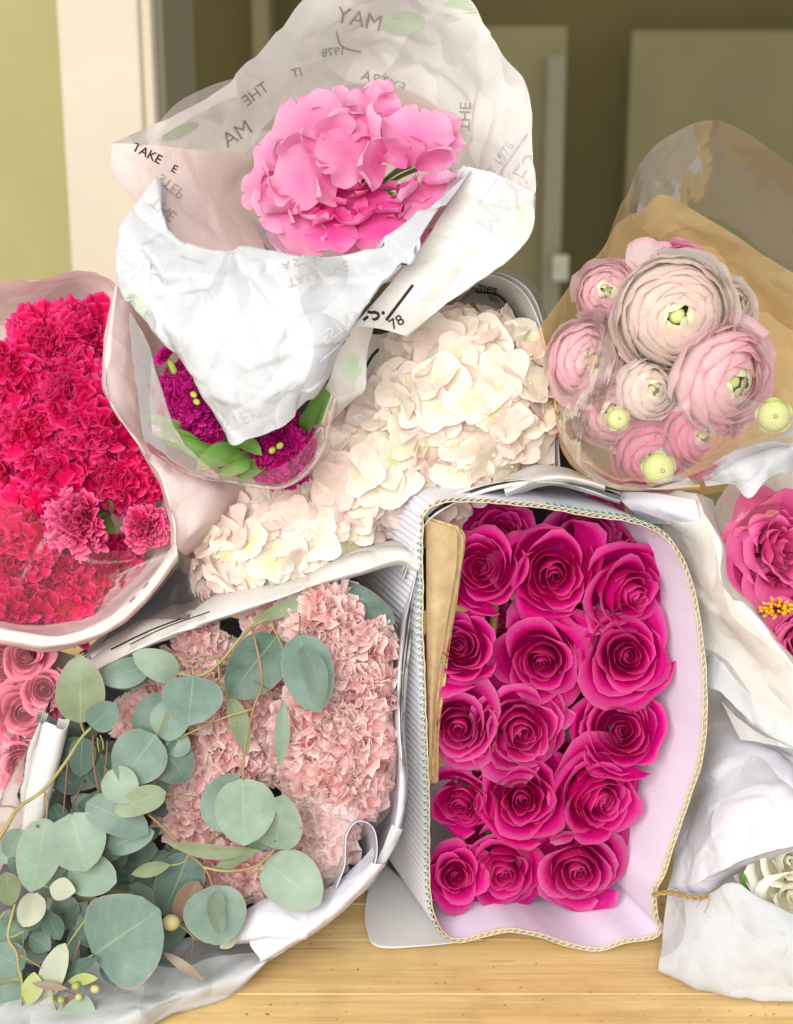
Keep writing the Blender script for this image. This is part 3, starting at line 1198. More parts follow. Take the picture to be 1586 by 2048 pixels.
# two crushed outer petals and a dry twig in the gaps
rs_ = np.random.RandomState(77)
for (x, y, rp, lab) in ((1185, 1248, 46, 'crinkled pale pink petal in the gap below the top right roses'), (1125, 1440, 36, 'crinkled pink petal in the gap right of the central rose'),
                        (1105, 1668, 40, 'crinkled pale pink petal above the bottom row of roses')):
    V, F, uv = fan_petal(1.0, .6, rs_, 17, 10, .2, 6, .3, .4, .05, 9)
    o = obj('loose_petal', mesh('loose_petal', V, F, uv, True, (M_ROSE2,)))
    o.matrix_world = frame(P(x, y + 20, rim_d(y) - 0.036), Vdir(.2, -.2, 1), rnd.uniform(-.6, .6), rp * SP * 1.2)
    tag(o, lab, 'petal', 'crinkled petals among the roses')
M_TWIG = plain_mat('dry_brown_stem', '8c7148', 0.8, 0.3, 120, bump=.4)
for pts, lab in (([(990, 1205, -.005), (986, 1260, -.008), (980, 1310, -.02)], 'dry brown stem showing between the upper left roses'),
                 ([(930, 1640, -.03), (922, 1690, -.032), (912, 1740, -.04)], 'dry brown stem showing above the bottom left rose')):
    tag(tube('dry_stem', pts, 8 * SP, 6 * SP, M_TWIG, knots=.3), lab, 'stem')
# ================================================================== wrapping papers and films
M_WHITE = paper_mat('white_wrap_paper', 'c9cbce', 'd2d4d6', 0.22, 0.7, 0.35, facets=.95)
M_WHITE_IN = paper_mat('cream_white_wrap_paper', 'f6f3ed', 'f8f6f2', 0.36, 0.7, 0.30, facets=.8)
M_PINKTISSUE = paper_mat('pinkish_tissue', 'eee0da', 'ecd8d3', 0.35, 0.75, 0.2)
M_LAV = paper_mat('cool_white_paper', 'dcdae4', 'e4e3ea', 0.18, 0.65, 0.15, facets=.7)
M_NEWS = paper_mat('newsprint', 'd6d3cf', 'e2dfdb', 0.15, 0.85, 0.15, scale=110)
M_NEWS_PRINT_SHADE = paper_mat('dark_newsprint_print_and_shade', '4b4a50', '77757a', 0.05, 0.85, 0.15, scale=90)  # dark print, and painted shade for the gaps behind flowers and leaves
M_KRAFT = paper_mat('kraft_wrap_paper', 'e3c894', 'e9d2a4', 0.3, 0.75, 0.15, tcol='ead0a0', facets=.5)
M_CELLO = cello_mat('clear_film', 'ffffff', 0.05)
M_CELLO_PINK = cello_mat('clear_film_over_pink', 'fff4f5', 0.06, 'f8dce0', 0.6)
M_CELLO_MILKY = cello_mat('milky_film', 'fffafa', 0.20, 'f7ece8', .6)
M_INK = plain_mat('black_ink', '2a2626', 0.7, 0.1, 80)
M_INKFAINT = plain_mat('ink_seen_through_paper', 'c9c8ce', 0.8, 0.06, 80, transl=.2)
M_INKBROWN = plain_mat('ink_seen_through_film', 'b5aaa5', 0.8, 0.06, 80, transl=.2)
M_DOT = plain_mat('pale_green_print', 'd9ead0', 0.75, 0.04, 60, transl=.25)

# ------------------------------------------------------------------ top bouquet: white printed paper
wrap = thing('paper_wrap', 'crumpled white printed paper wrapped round the pink sweet peas at the top', 'paper wrap', None, Matrix.Translation(P(650, 880, 0.0)))
back_rows = [
    [(222, 286, .07), (330, 236, .04), (450, 166, .02), (548, 74, .015), (640, -10, .01), (790, -40, .01), (935, -8, .01), (1000, 112, .02), (1050, 178, .03), (1062, 290, .045), (1072, 384, .06), (1052, 482, .075)],
    [(300, 320, .03), (380, 275, -.00), (480, 205, -.03), (565, 130, -.045), (645, 75, -.05), (770, 50, -.055), (880, 80, -.05), (950, 165, -.04), (985, 240, -.02), (1000, 310, .0), (1010, 380, .02), (985, 470, .04)],
    [(420, 400, -.05), (450, 330, -.07), (510, 260, -.09), (570, 205, -.11), (640, 165, -.12), (740, 140, -.12), (820, 160, -.12), (885, 215, -.10), (925, 280, -.08), (940, 330, -.06), (940, 390, -.04), (900, 450, -.02)],
    [(560, 440, -.16), (560, 400, -.17), (590, 360, -.18), (620, 330, -.19), (660, 310, -.2), (720, 300, -.2), (780, 310, -.2), (820, 340, -.19), (850, 370, -.18), (860, 400, -.17), (850, 430, -.16), (820, 460, -.15)]]
sheet('back_sheet', back_rows, M_WHITE_IN, wrap, 150, 90, 0.0018, 26, 0.001, 0, 5, kw=.7)
flap_rows = [
    [(350, 400, .02), (375, 500, .03), (430, 530, .03), (489, 530, .03), (563, 540, .03), (625, 540, .03), (710, 530, .03), (800, 490, .02), (915, 370, .0)],
    [(312, 362, .095), (338, 466, .115), (415, 499, .12), (489, 493, .125), (563, 508, .13), (625, 510, .13), (710, 499, .125), (801, 459, .11), (938, 334, .07)],
    [(243, 448, .115), (300, 540, .13), (400, 566, .14), (480, 572, .145), (560, 582, .15), (640, 578, .148), (725, 558, .142), (810, 516, .128), (902, 398, .10)],
    [(229, 525, .115), (290, 612, .13), (380, 652, .142), (470, 665, .15), (550, 665, .155), (630, 650, .153), (700, 625, .147), (765, 585, .138), (852, 471, .12)],
    [(258, 610, .11), (325, 672, .125), (400, 725, .14), (475, 745, .148), (545, 745, .152), (610, 725, .15), (665, 695, .146), (712, 652, .14), (784, 562, .13)],
    [(336, 688, .105), (374, 738, .12), (418, 792, .132), (470, 815, .14), (530, 808, .144), (580, 788, .143), (625, 762, .14), (662, 728, .136), (716, 647, .13)],
    [(395, 770, .10), (430, 840, .112), (462, 888, .12), (500, 876, .125), (540, 862, .128), (575, 842, .128), (600, 817, .127), (630, 785, .125), (655, 752, .122)]]
sheet('front_flap', flap_rows, M_WHITE, wrap, 170, 140, 0.0026, 26, 0.0008, 0.0, 9, kw=.6, cr=(1,))
sheet('side_fold', [
    [(936, 340, .055), (858, 470, .09), (785, 562, .105), (705, 655, .105)],
    [(985, 350, .065), (925, 480, .095), (850, 570, .105), (745, 655, .10)],
    [(1072, 384, .065), (1053, 482, .085), (906, 602, .095), (812, 670, .09)],
    [(1066, 420, .02), (1030, 500, .03), (900, 590, .03), (800, 650, .03)]], M_WHITE_IN, wrap, 80, 60, 0.0018, 18, 0.001, 0, 21, cr=(2,))
sheet('tip_fold', [
    [(224, 286, .075), (300, 290, .06), (400, 300, .02), (520, 310, -.06)],
    [(226, 335, .085), (300, 345, .07), (400, 380, .03), (520, 400, -.06)],
    [(262, 400, .095), (330, 430, .08), (420, 480, .05), (530, 500, -.0)],
    [(300, 440, .09), (350, 500, .08), (440, 540, .06), (560, 540, .03)]], M_PINKTISSUE, wrap, 44, 34, 0.0012, 12, 0.001, 0, 31)
sheet('hanging_corner', [[(712, 650, .11), (733, 640, .09), (745, 655, .07)], [(672, 712, .11), (700, 715, .10), (731, 720, .08)], [(660, 755, .10), (690, 775, .09), (728, 780, .075)], [(640, 800, .06), (655, 840, .05), (690, 810, .05)]],
      M_WHITE_IN, wrap, 26, 30, 0.0014, 10, 0.001, 0, 33)
SH = ['front_flap', 'side_fold', 'back_sheet', 'tip_fold', 'hanging_corner']
L = lambda text, org, e, up, size, mat=M_INKFAINT, bold=0.0, s=SH: lettering(text, s, org, e, up, size, mat, wrap, bold)
L('ESH', (222, 515), (1, .06), (-.06, 1), 72)
ink_line(SH, [(232, 502), (265, 498), (305, 502)], 4, M_INKFAINT, wrap)
L('EST.1978', (637, 672), (.79, -.62), (.62, .79), 33)
ink_line(SH, [(640, 722), (660, 705), (700, 668)], 4, M_INKFAINT, wrap)
L('STEP', (438, 842), (.9, -.40), (.40, .9), 38)
L('THE', (535, 842), (.9, -.36), (.36, .9), 34)
L('A STEP', (562, 526), (.95, -.28), (.28, .95), 24, M_INKBROWN)
L('TAKE THE', (572, 558), (.95, -.28), (.28, .95), 28, M_INKBROWN)
L('MAYES', (948, 448), (.60, -.80), (.80, .60), 60)
ink_line(SH, [(955, 410), (985, 370), (1055, 268)], 3.5, M_INKFAINT, wrap)
L('EST.1978', (975, 372), (.56, -.83), (-.83, -.56), 26)
L('THE', (918, 262), (.05, -1), (1, .05), 32, M_INKBROWN)
L('MAY', (762, 62), (-.93, -.20), (.2, -.93), 46, M_INKBROWN)
ink_line(SH, [(672, 62), (684, 92), (722, 104)], 3.5, M_INKBROWN, wrap)
L('1978', (690, 108), (-.9, .1), (.1, -.9), 24, M_INKBROWN)
L('MA', (508, 262), (-.78, .50), (-.50, -.78), 44, M_INKBROWN)
L('THE', (540, 178), (-.6, .45), (-.45, -.6), 32, M_INKBROWN)
L('IT', (606, 150), (-.95, .25), (-.25, -.95), 26, M_INKBROWN)
L('EXTRA', (808, 186), (-.93, -.30), (.30, -.93), 30, M_INKBROWN)
L('STEP', (322, 346), (.72, .55), (-.55, .72), 30, M_INKBROWN)
L('THE', (310, 392), (.75, .62), (-.62, .75), 32, M_INKBROWN)
L('TAKE', (262, 300), (.86, .45), (.45, -.86), 26, M_INK, .01)
L('E', (340, 342), (.86, .45), (.45, -.86), 22, M_INK, .01)
L('YES.', (708, 676), (.76, -.62), (-.62, -.76), 46, M_INK, .018, ['side_fold'])
ink_line(SH, [(772, 640), (795, 610), (826, 570)], 6, M_INK, wrap)
L('78', (785, 660), (.86, -.52), (-.52, -.86), 30, M_INK, .008)
for (cx, cy, rx, ry, rot) in ((805, 45, 46, 24, -.1), (262, 612, 34, 40, .3), (702, 732, 22, 26, 0), (1046, 450, 20, 44, .3), (360, 262, 40, 12, -.4), (925, 12, 40, 14, .1)):
    poly = []
    for k in range(20):
        a = k * 2 * math.pi / 20
        x, y = rx * math.cos(a), ry * math.sin(a)
        poly.append((cx + x * math.cos(rot) - y * math.sin(rot), cy + x * math.sin(rot) + y * math.cos(rot)))
    ink_patch(SH, poly, M_DOT, wrap, 'printed_dot')

film = thing('clear_film_sleeve', 'clear plastic film lining the white paper round the sweet peas', 'plastic film', None, Matrix.Translation(P(650, 700, -0.02)))
sheet('film_front', [
    [(500, 440, .09), (560, 472, .105), (640, 480, .11), (720, 482, .11), (800, 462, .105), (880, 415, .09), (932, 330, .06)],
    [(480, 500, .08), (560, 520, .09), (640, 540, .095), (720, 530, .095), (800, 500, .09), (880, 440, .07), (925, 370, .04)]], M_CELLO_PINK, film, 40, 16, 0.0008, 12, .001, 0, 41)
sheet('film_edge', [[(300, 268, .055), (352, 208, .045), (420, 172, .035), (470, 156, .03)], [(308, 282, .058), (366, 246, .046), (430, 210, .036), (476, 190, .03)]], M_CELLO_MILKY, film, 24, 8, 0.0, 4, .0004, 0, 43)

# ------------------------------------------------------------------ red carnation bouquet
M_BLUSH = paper_mat('blush_wrap_paper', 'eadbd7', 'eee1dc', 0.32, 0.75, 0.18, tcol='f0c8c8', facets=.6)
redw = thing('paper_wrap', 'blush white paper cone holding the crimson carnations at the left', 'paper wrap', None, Matrix.Translation(P(150, 1290, -0.05)))
sheet('back_sheet', [
    [(-90, 585, .02), (0, 568, .02), (60, 560, .02), (135, 545, .025), (185, 552, .03), (228, 566, .04), (240, 600, .05)],
    [(-90, 640, -.03), (0, 615, -.03), (60, 600, -.03), (135, 585, -.03), (190, 590, -.02), (222, 612, -.0), (226, 650, .02)],
    [(-90, 740, -.10), (0, 720, -.10), (60, 700, -.10), (135, 680, -.10), (185, 690, -.09), (205, 710, -.08), (210, 740, -.07)]], M_BLUSH, redw, 60, 26, .0018, 18, .002, 0, 51)
sheet('side_sheet', [
    [(205, 620, -.06), (233, 568, .055), (264, 610, .04), (310, 660, .0), (360, 690, -.05)],
    [(195, 700, -.06), (217, 690, .065), (256, 725, .05), (305, 765, .02), (360, 800, -.04)],
    [(200, 800, -.06), (216, 792, .07), (256, 832, .058), (310, 872, .035), (380, 900, -.01)],
    [(260, 890, -.06), (287, 902, .07), (322, 918, .06), (385, 945, .045), (480, 962, .01)],
    [(300, 965, -.06), (325, 962, .068), (372, 975, .062), (435, 985, .045), (500, 982, .0)],
    [(320, 1050, -.05), (346, 1045, .065), (372, 1055, .055), (405, 1058, .04), (450, 1060, -.01)],
    [(320, 1100, -.04), (350, 1092, .06), (360, 1102, .045), (375, 1115, .02), (400, 1130, -.03)]], M_BLUSH, redw, 60, 100, .0014, 24, .0008, 0, 52, cc=(1,))
sheet('lower_lip', [
    [(330, 1070, -.05), (280, 1120, -.05), (220, 1170, -.05), (160, 1200, -.05), (100, 1215, -.05), (40, 1212, -.05), (-90, 1190, -.05)],
    [(352, 1085, .06), (300, 1160, .068), (245, 1216, .07), (188, 1254, .07), (115, 1274, .07), (50, 1268, .07), (-90, 1245, .07)],
    [(356, 1118, .055), (310, 1182, .064), (255, 1238, .066), (190, 1276, .066), (105, 1296, .066), (40, 1290, .066), (-90, 1268, .066)],
    [(350, 1130, .0), (300, 1195, .0), (245, 1245, .0), (180, 1280, .0), (100, 1300, .0), (40, 1296, .0), (-90, 1270, .0)]], M_BLUSH, redw, 90, 50, .0012, 22, .0006, 0, 53, cr=(1,))
rf = thing('clear_film_sleeve', 'clear plastic film folded over the lower crimson carnations', 'plastic film', None, Matrix.Translation(P(150, 1200, 0.0)))
sheet('film_front', [
    [(-60, 985, .05), (40, 1010, .06), (110, 1060, .072), (180, 1095, .08), (260, 1098, .08), (345, 1040, .065)],
    [(-60, 1050, .055), (40, 1070, .068), (120, 1110, .08), (190, 1130, .085), (270, 1125, .082), (348, 1090, .068)],
    [(-60, 1150, .06), (40, 1170, .07), (130, 1180, .075), (200, 1180, .075), (270, 1150, .07), (348, 1110, .06)],
    [(-60, 1250, .055), (40, 1262, .06), (120, 1260, .06), (200, 1235, .06), (270, 1180, .055), (345, 1120, .05)]], cello_mat('thin_clear_film', 'fff8f9', 0.025, 'fbe4e8', .5), rf, 50, 40, .0012, 22, .002, 0, 55)
# dark film corner hanging between the crimson and the hydrangea wraps
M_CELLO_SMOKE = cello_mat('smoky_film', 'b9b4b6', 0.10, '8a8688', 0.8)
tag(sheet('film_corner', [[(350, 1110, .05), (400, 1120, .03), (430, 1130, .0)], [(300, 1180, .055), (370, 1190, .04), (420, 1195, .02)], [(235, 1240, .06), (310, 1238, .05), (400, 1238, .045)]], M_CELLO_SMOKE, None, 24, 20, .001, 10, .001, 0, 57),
    'smoky film corner hanging below the crimson carnations', 'plastic film')

# ------------------------------------------------------------------ magenta stock sleeve (under the printed wrap)
stf = thing('clear_film_sleeve', 'clear plastic film cupped round the purple stock flowers', 'plastic film', None, Matrix.Translation(P(470, 960, 0.0)))
sheet('film_front', [
    [(258, 620, .06), (300, 700, .085), (300, 800, .09), (305, 870, .095)][::1],
    [(262, 700, .07), (320, 780, .09), (350, 860, .10), (380, 900, .10)],
    [(285, 860, .08), (340, 910, .095), (400, 940, .10), (450, 960, .10)],
    [(300, 905, .075), (380, 950, .09), (450, 968, .095), (520, 976, .095)]], M_CELLO_MILKY, stf, 30, 30, .0012, 16, .001, 0, 61)
sheet('film_lip', [
    [(400, 905, .11), (470, 930, .115), (540, 940, .12), (600, 905, .115), (640, 850, .105), (662, 790, .09)],
    [(395, 940, .10), (460, 962, .105), (560, 975, .11), (620, 940, .105), (655, 880, .095), (675, 800, .08)],
    [(400, 945, .06), (460, 966, .06), (560, 978, .06), (622, 942, .06), (658, 882, .05), (676, 802, .04)]], M_CELLO_PINK, stf, 40, 20, .0008, 10, .001, 0, 62)

# ------------------------------------------------------------------ hydrangea newspaper
news = thing('newspaper_wrap', 'curled newspaper standing behind the largest white hydrangea', 'newspaper', None, Matrix.Translation(P(900, 1000, -0.08)))
for k, (o_, dd) in enumerate(((0, 0.0), (10, -.008))):
    sheet('news_back', [
        [(880, 660, -.09 + dd), (930, 610, -.09), (985, 625, -.09), (1030, 690, -.09), (1045, 770, -.09), (1050, 860, -.09), (1040, 940, -.09)],
        [(915, 600, -.02 + dd), (955, 572, -.02 + dd), (1015, 592, -.02 + dd), (1055, 655, -.02 + dd), (1070, 740, -.02 + dd), (1085, 850, -.02 + dd), (1090, 950, -.02 + dd)],
        [(905 + o_, 568 - o_ * .6, .01 + dd), (975 + o_, 546 - o_ * .4, .01 + dd), (1042 + o_, 578 - o_ * .6, .01 + dd), (1080 + o_, 650, .01 + dd), (1096 + o_, 740, .01 + dd), (1105 + o_, 850, .01 + dd), (1108 + o_, 950, .01 + dd)]],
        M_NEWS, news, 60, 22, .0005, 10, .001, 0.2, 71 + k, thick=.0004)
NB = ['news_back', 'news_back.001']
ink_line(NB, [(950, 582), (1000, 592), (1035, 640), (1052, 700), (1062, 770)], 5, M_INK, news)
lettering('times', NB, (938, 575), (.97, .22), (.22, -.97), 26, M_INK, news, .01)
ink_patch(NB, [(955, 615), (1000, 610), (1030, 660), (1045, 720), (1030, 720), (1000, 660)], M_NEWS_PRINT_SHADE, news, 'printed_picture')
lf = thing('clear_film_sleeve', 'clear film edge rising beside the curled newspaper', 'plastic film', None, Matrix.Translation(P(1060, 760, 0)))
sheet('film_back', [[(960, 540, -.01), (1040, 545, -.01), (1085, 605, -.01), (1100, 700, -.01)], [(980, 600, -.05), (1040, 620, -.05), (1075, 680, -.05), (1090, 780, -.05)]], M_CELLO_MILKY, lf, 24, 12, .0005, 8, .001, 0, 74)
sheet('news_left', [[(720, 660, .02), (760, 668, .0), (815, 650, -.02)], [(722, 710, .03), (755, 720, .01), (800, 700, -.02)], [(718, 770, .03), (745, 775, .0), (770, 770, -.03)]], M_NEWS, news, 20, 20, .0008, 8, .001, .2, 76)
ink_line(['news_left'], [(730, 735), (750, 705), (790, 676)], 6, M_INK, news)
# paper edges lying between hydrangeas and the rose sleeve
for k, (dy, dd, mt) in enumerate(((0, .0, M_NEWS), (9, -.006, M_NEWS_PRINT_SHADE), (16, .004, M_WHITE_IN))):
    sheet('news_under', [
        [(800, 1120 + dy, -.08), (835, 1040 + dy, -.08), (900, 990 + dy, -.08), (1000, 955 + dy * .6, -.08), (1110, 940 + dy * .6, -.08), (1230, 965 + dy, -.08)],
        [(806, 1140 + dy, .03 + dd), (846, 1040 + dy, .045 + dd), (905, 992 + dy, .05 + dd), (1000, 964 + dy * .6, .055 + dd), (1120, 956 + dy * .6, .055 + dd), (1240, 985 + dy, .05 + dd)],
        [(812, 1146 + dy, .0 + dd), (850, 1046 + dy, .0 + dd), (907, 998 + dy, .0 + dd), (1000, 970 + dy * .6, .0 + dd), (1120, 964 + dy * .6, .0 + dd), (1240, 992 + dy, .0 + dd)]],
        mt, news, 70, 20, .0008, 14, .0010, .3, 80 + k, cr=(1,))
sheet('news_fold', [[(1000, 960, .02), (1060, 930, .02), (1130, 935, .02), (1200, 950, .02)], [(1010, 985, .058), (1080, 958, .062), (1140, 955, .06), (1210, 972, .055)], [(1010, 1000, .03), (1080, 975, .03), (1140, 972, .03), (1210, 985, .03)]], M_NEWS, news, 34, 16, .0012, 12, .002, 0, 84)

# ------------------------------------------------------------------ pale carnation and eucalyptus bouquet
pinkw = thing('newspaper_wrap', 'layered white newsprint wrapped round the pale pink carnations and eucalyptus', 'newspaper', None, Matrix.Translation(P(500, 1950, -0.03)))
for k, (dy, dd, mt) in enumerate(((0, .0, M_WHITE_IN), (-10, -.020, M_NEWS), (-16, -.032, M_NEWS_PRINT_SHADE), (-24, -.042, M_NEWS))):
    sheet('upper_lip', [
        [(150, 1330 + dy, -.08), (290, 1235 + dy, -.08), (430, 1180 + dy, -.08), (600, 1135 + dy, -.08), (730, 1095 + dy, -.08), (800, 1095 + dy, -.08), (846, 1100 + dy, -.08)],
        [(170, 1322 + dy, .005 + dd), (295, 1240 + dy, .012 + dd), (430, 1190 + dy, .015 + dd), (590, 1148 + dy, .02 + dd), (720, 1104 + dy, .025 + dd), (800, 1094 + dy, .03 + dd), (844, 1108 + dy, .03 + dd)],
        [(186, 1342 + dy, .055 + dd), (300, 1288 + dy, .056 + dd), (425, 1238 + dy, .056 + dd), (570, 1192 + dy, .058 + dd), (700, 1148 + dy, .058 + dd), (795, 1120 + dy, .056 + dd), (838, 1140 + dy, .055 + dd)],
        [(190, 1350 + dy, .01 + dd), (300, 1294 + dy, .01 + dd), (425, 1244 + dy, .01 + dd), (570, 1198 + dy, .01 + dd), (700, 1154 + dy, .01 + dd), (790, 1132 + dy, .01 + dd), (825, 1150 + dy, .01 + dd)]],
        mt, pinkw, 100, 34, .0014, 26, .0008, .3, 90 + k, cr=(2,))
ink_line(['upper_lip'], [(222, 1300), (300, 1262), (380, 1232)], 3, M_INK, pinkw)
ink_line(['upper_lip'], [(260, 1290), (330, 1256), (420, 1224)], 2, M_INK, pinkw)
for k, (dx, dd, mt) in enumerate(((0, 0.0, M_LAV), (7, -.012, M_NEWS), (13, -.02, M_WHITE_IN))):
    sheet('side_sheet', [
        [(790, 1120, -.08), (830 + dx * .5, 1060, .02 + dd), (838 + dx * .4, 1050, -.06)],
        [(785, 1170, -.08), (834 + dx * .3, 1140, .05 + dd), (842 + dx * .3, 1130, -.06)],
        [(780, 1250, -.08), (812 + dx, 1240, .052 + dd), (826 + dx, 1236, -.06)],
        [(768, 1350, -.08), (800 + dx, 1345, .055 + dd), (815 + dx, 1340, -.06)],
        [(762, 1450, -.07), (798 + dx * .7, 1450, .058 + dd), (812 + dx * .6, 1450, -.05)],
        [(755, 1560, -.06), (806 + dx * .4, 1570, .062 + dd), (815 + dx * .4, 1565, -.04)],
        [(730, 1650, -.05), (793 + dx * .2, 1660, .062 + dd), (800, 1662, -.03)],
        [(690, 1710, -.03), (758, 1726, .062 + dd), (765, 1728, -.01)],
        [(640, 1770, -.01), (700, 1794, .062 + dd), (706, 1798, .0)]], mt, pinkw, 30, 100, .0009, 22, .0008, 0, 100 + k, cc=(1,))
low = []
for (ix, iy, rx, ry) in ((735, 1640, 795, 1655), (690, 1720, 762, 1722), (640, 1770, 702, 1792), (560, 1830, 604, 1868), (480, 1850, 524, 1930), (380, 1875, 452, 1990), (290, 1905, 360, 2022), (170, 1930, 190, 2092), (0, 1990, -20, 2150), (-120, 2000, -140, 2180)):
    tdr = table_d(ry)
    low.append([(ix, iy, table_d(iy) + .035), ((ix * .6 + rx * .4), (iy * .6 + ry * .4) + 3, table_d(iy * .6 + ry * .4) + .035), ((ix * .25 + rx * .75), (iy * .25 + ry * .75), tdr * .6 + table_d(iy) * .4 + .05), (rx, ry, max(tdr + .012, .064)), (rx + 3, ry + 6, tdr + .004)])
sheet('lower_sheet', low, M_WHITE, pinkw, 40, 90, .0020, 26, .0022, 0, 111)
sheet('lower_sheet_edge', [[(560, 1830, .05), (640, 1790, .055), (700, 1745, .055), (752, 1690, .05)], [(500, 1880, .066), (600, 1846, .07), (690, 1785, .07), (748, 1728, .066)], [(520, 1920, .07), (600, 1872, .074), (700, 1796, .072), (762, 1726, .068)],
                           [(500, 1940, .06), (600, 1880, .06), (704, 1800, .06), (768, 1728, .055)]], M_LAV, pinkw, 40, 26, .0012, 12, .002, 0, 113)
sheet('rolled_fold', [[(640, 1750, .0), (656, 1712, .0), (664, 1668, .0), (682, 1640, .0), (706, 1640, .0), (718, 1678, .0), (712, 1730, .0)],
                      [(660, 1768, .04), (680, 1724, .045), (686, 1672, .048), (706, 1642, .05), (734, 1650, .05), (744, 1696, .048), (732, 1746, .046)],
                      [(672, 1778, .066), (690, 1730, .07), (694, 1672, .072), (716, 1644, .074), (746, 1658, .072), (753, 1710, .07), (738, 1758, .068)]], M_LAV, pinkw, 44, 18, .0002, 6, .0006, 0, 114, thick=.0006)
sheet('inner_tongue', [[(470, 1830, .03), (560, 1790, .04), (620, 1800, .045), (680, 1768, .05)], [(440, 1850, .05), (530, 1822, .066), (620, 1826, .068), (690, 1790, .064)], [(420, 1880, .06), (520, 1872, .074), (610, 1868, .074), (690, 1810, .068)], [(425, 1892, .05), (520, 1886, .055), (600, 1880, .055), (680, 1820, .05)]],
      M_LAV, pinkw, 40, 26, .0024, 14, .002, 0, 115)
pf = thing('clear_film_sleeve', 'clear pinkish film round the lower right of the pale carnations', 'plastic film', None, Matrix.Translation(P(740, 1700, 0)))
sheet('film_side', [[(740, 1250, .02), (790, 1260, .055)], [(752, 1380, .03), (785, 1400, .058)], [(755, 1500, .04), (792, 1520, .062)], [(700, 1600, .05), (780, 1620, .066)], [(600, 1640, .05), (720, 1680, .07)]], M_CELLO_PINK, pf, 20, 40, .0010, 14, .001, 0, 118)
sheet('film_low', [[(560, 1570, .045), (640, 1600, .055), (720, 1620, .06)], [(590, 1640, .055), (650, 1680, .062), (700, 1690, .064)], [(560, 1760, .055), (640, 1780, .06), (690, 1730, .06)]], M_CELLO_MILKY, pf, 20, 26, .0014, 14, .001, 0, 119)

# ------------------------------------------------------------------ ranunculus: kraft paper and film
kr = thing('kraft_paper_wrap', 'brown kraft paper cone round the pale ranunculus', 'paper wrap', None, Matrix.Translation(P(1350, 980, -0.05)))
sheet('back_sheet', [
    [(1078, 650, .03), (1145, 560, .02), (1205, 500, .0), (1240, 440, -.02), (1285, 418, -.03), (1329, 389, -.03), (1430, 447, -.03), (1530, 508, -.02), (1640, 575, -.0)],
    [(1100, 740, -.02), (1170, 640, -.05), (1230, 560, -.08), (1270, 520, -.09), (1310, 505, -.1), (1350, 500, -.1), (1430, 540, -.1), (1530, 610, -.09), (1640, 660, -.06)],
    [(1180, 840, -.12), (1230, 740, -.13), (1270, 680, -.14), (1300, 640, -.15), (1340, 630, -.15), (1370, 630, -.15), (1430, 660, -.15), (1500, 720, -.14), (1640, 780, -.12)]], M_KRAFT, kr, 70, 34, .0010, 16, .0015, 0, 121)
sheet('front_lip', [
    [(1150, 640, -.03), (1160, 740, -.05), (1180, 830, -.06), (1220, 900, -.05), (1290, 935, -.05), (1400, 940, -.04)],
    [(1078, 655, .035), (1104, 750, .05), (1118, 850, .06), (1160, 930, .066), (1245, 975, .068), (1400, 972, .06)],
    [(1086, 690, -.02), (1098, 760, -.01), (1112, 860, .0), (1152, 940, .01), (1240, 986, .01), (1400, 985, .0)]], M_KRAFT, kr, 60, 30, .0010, 14, .0010, 0, 122, cr=(1,))
kf = thing('clear_film_sleeve', 'tall shiny clear film cone around the kraft wrapped ranunculus', 'plastic film', None, Matrix.Translation(P(1350, 980, 0.0)))
sheet('film_back', [
    [(1205, 500, .01), (1250, 400, .0), (1290, 312, -.01), (1350, 262, -.02), (1425, 238, -.03), (1500, 270, -.03), (1580, 325, -.03), (1680, 380, -.02)],
    [(1215, 560, -.02), (1260, 470, -.04), (1300, 390, -.05), (1360, 340, -.06), (1430, 325, -.07), (1500, 360, -.07), (1580, 410, -.07), (1680, 460, -.06)],
    [(1240, 620, -.05), (1280, 540, -.07), (1320, 470, -.09), (1370, 430, -.1), (1440, 440, -.11), (1500, 480, -.11), (1580, 540, -.11), (1680, 600, -.1)]], cello_mat('streaky_film', 'fbf6f4', 0.26, 'b9aaa2', .45, 5, 0.15), kf, 80, 34, .0009, 12, .0025, 0, 131)
sheet('film_front', [
    [(1205, 500, .02), (1225, 560, .07), (1215, 640, .09), (1240, 720, .11), (1290, 770, .125), (1350, 740, .13), (1420, 760, .13), (1500, 800, .12), (1640, 830, .1)],
    [(1150, 620, .03), (1160, 700, .06), (1175, 780, .085), (1220, 840, .105), (1290, 850, .115), (1360, 850, .12), (1430, 850, .115), (1520, 870, .10), (1640, 880, .09)],
    [(1108, 740, .04), (1118, 820, .06), (1150, 900, .075), (1210, 945, .09), (1290, 955, .098), (1360, 945, .1), (1440, 915, .095), (1530, 900, .085), (1640, 890, .08)],
    [(1105, 790, .02), (1125, 870, .045), (1160, 938, .06), (1240, 978, .07), (1300, 982, .075), (1370, 970, .075), (1450, 940, .07), (1530, 915, .06), (1640, 900, .05)]], cello_mat('soft_film', 'fffcfc', 0.11, 'fff6f2', .6, 5, .15), kf, 70, 46, .0012, 14, .002, 0, 132)

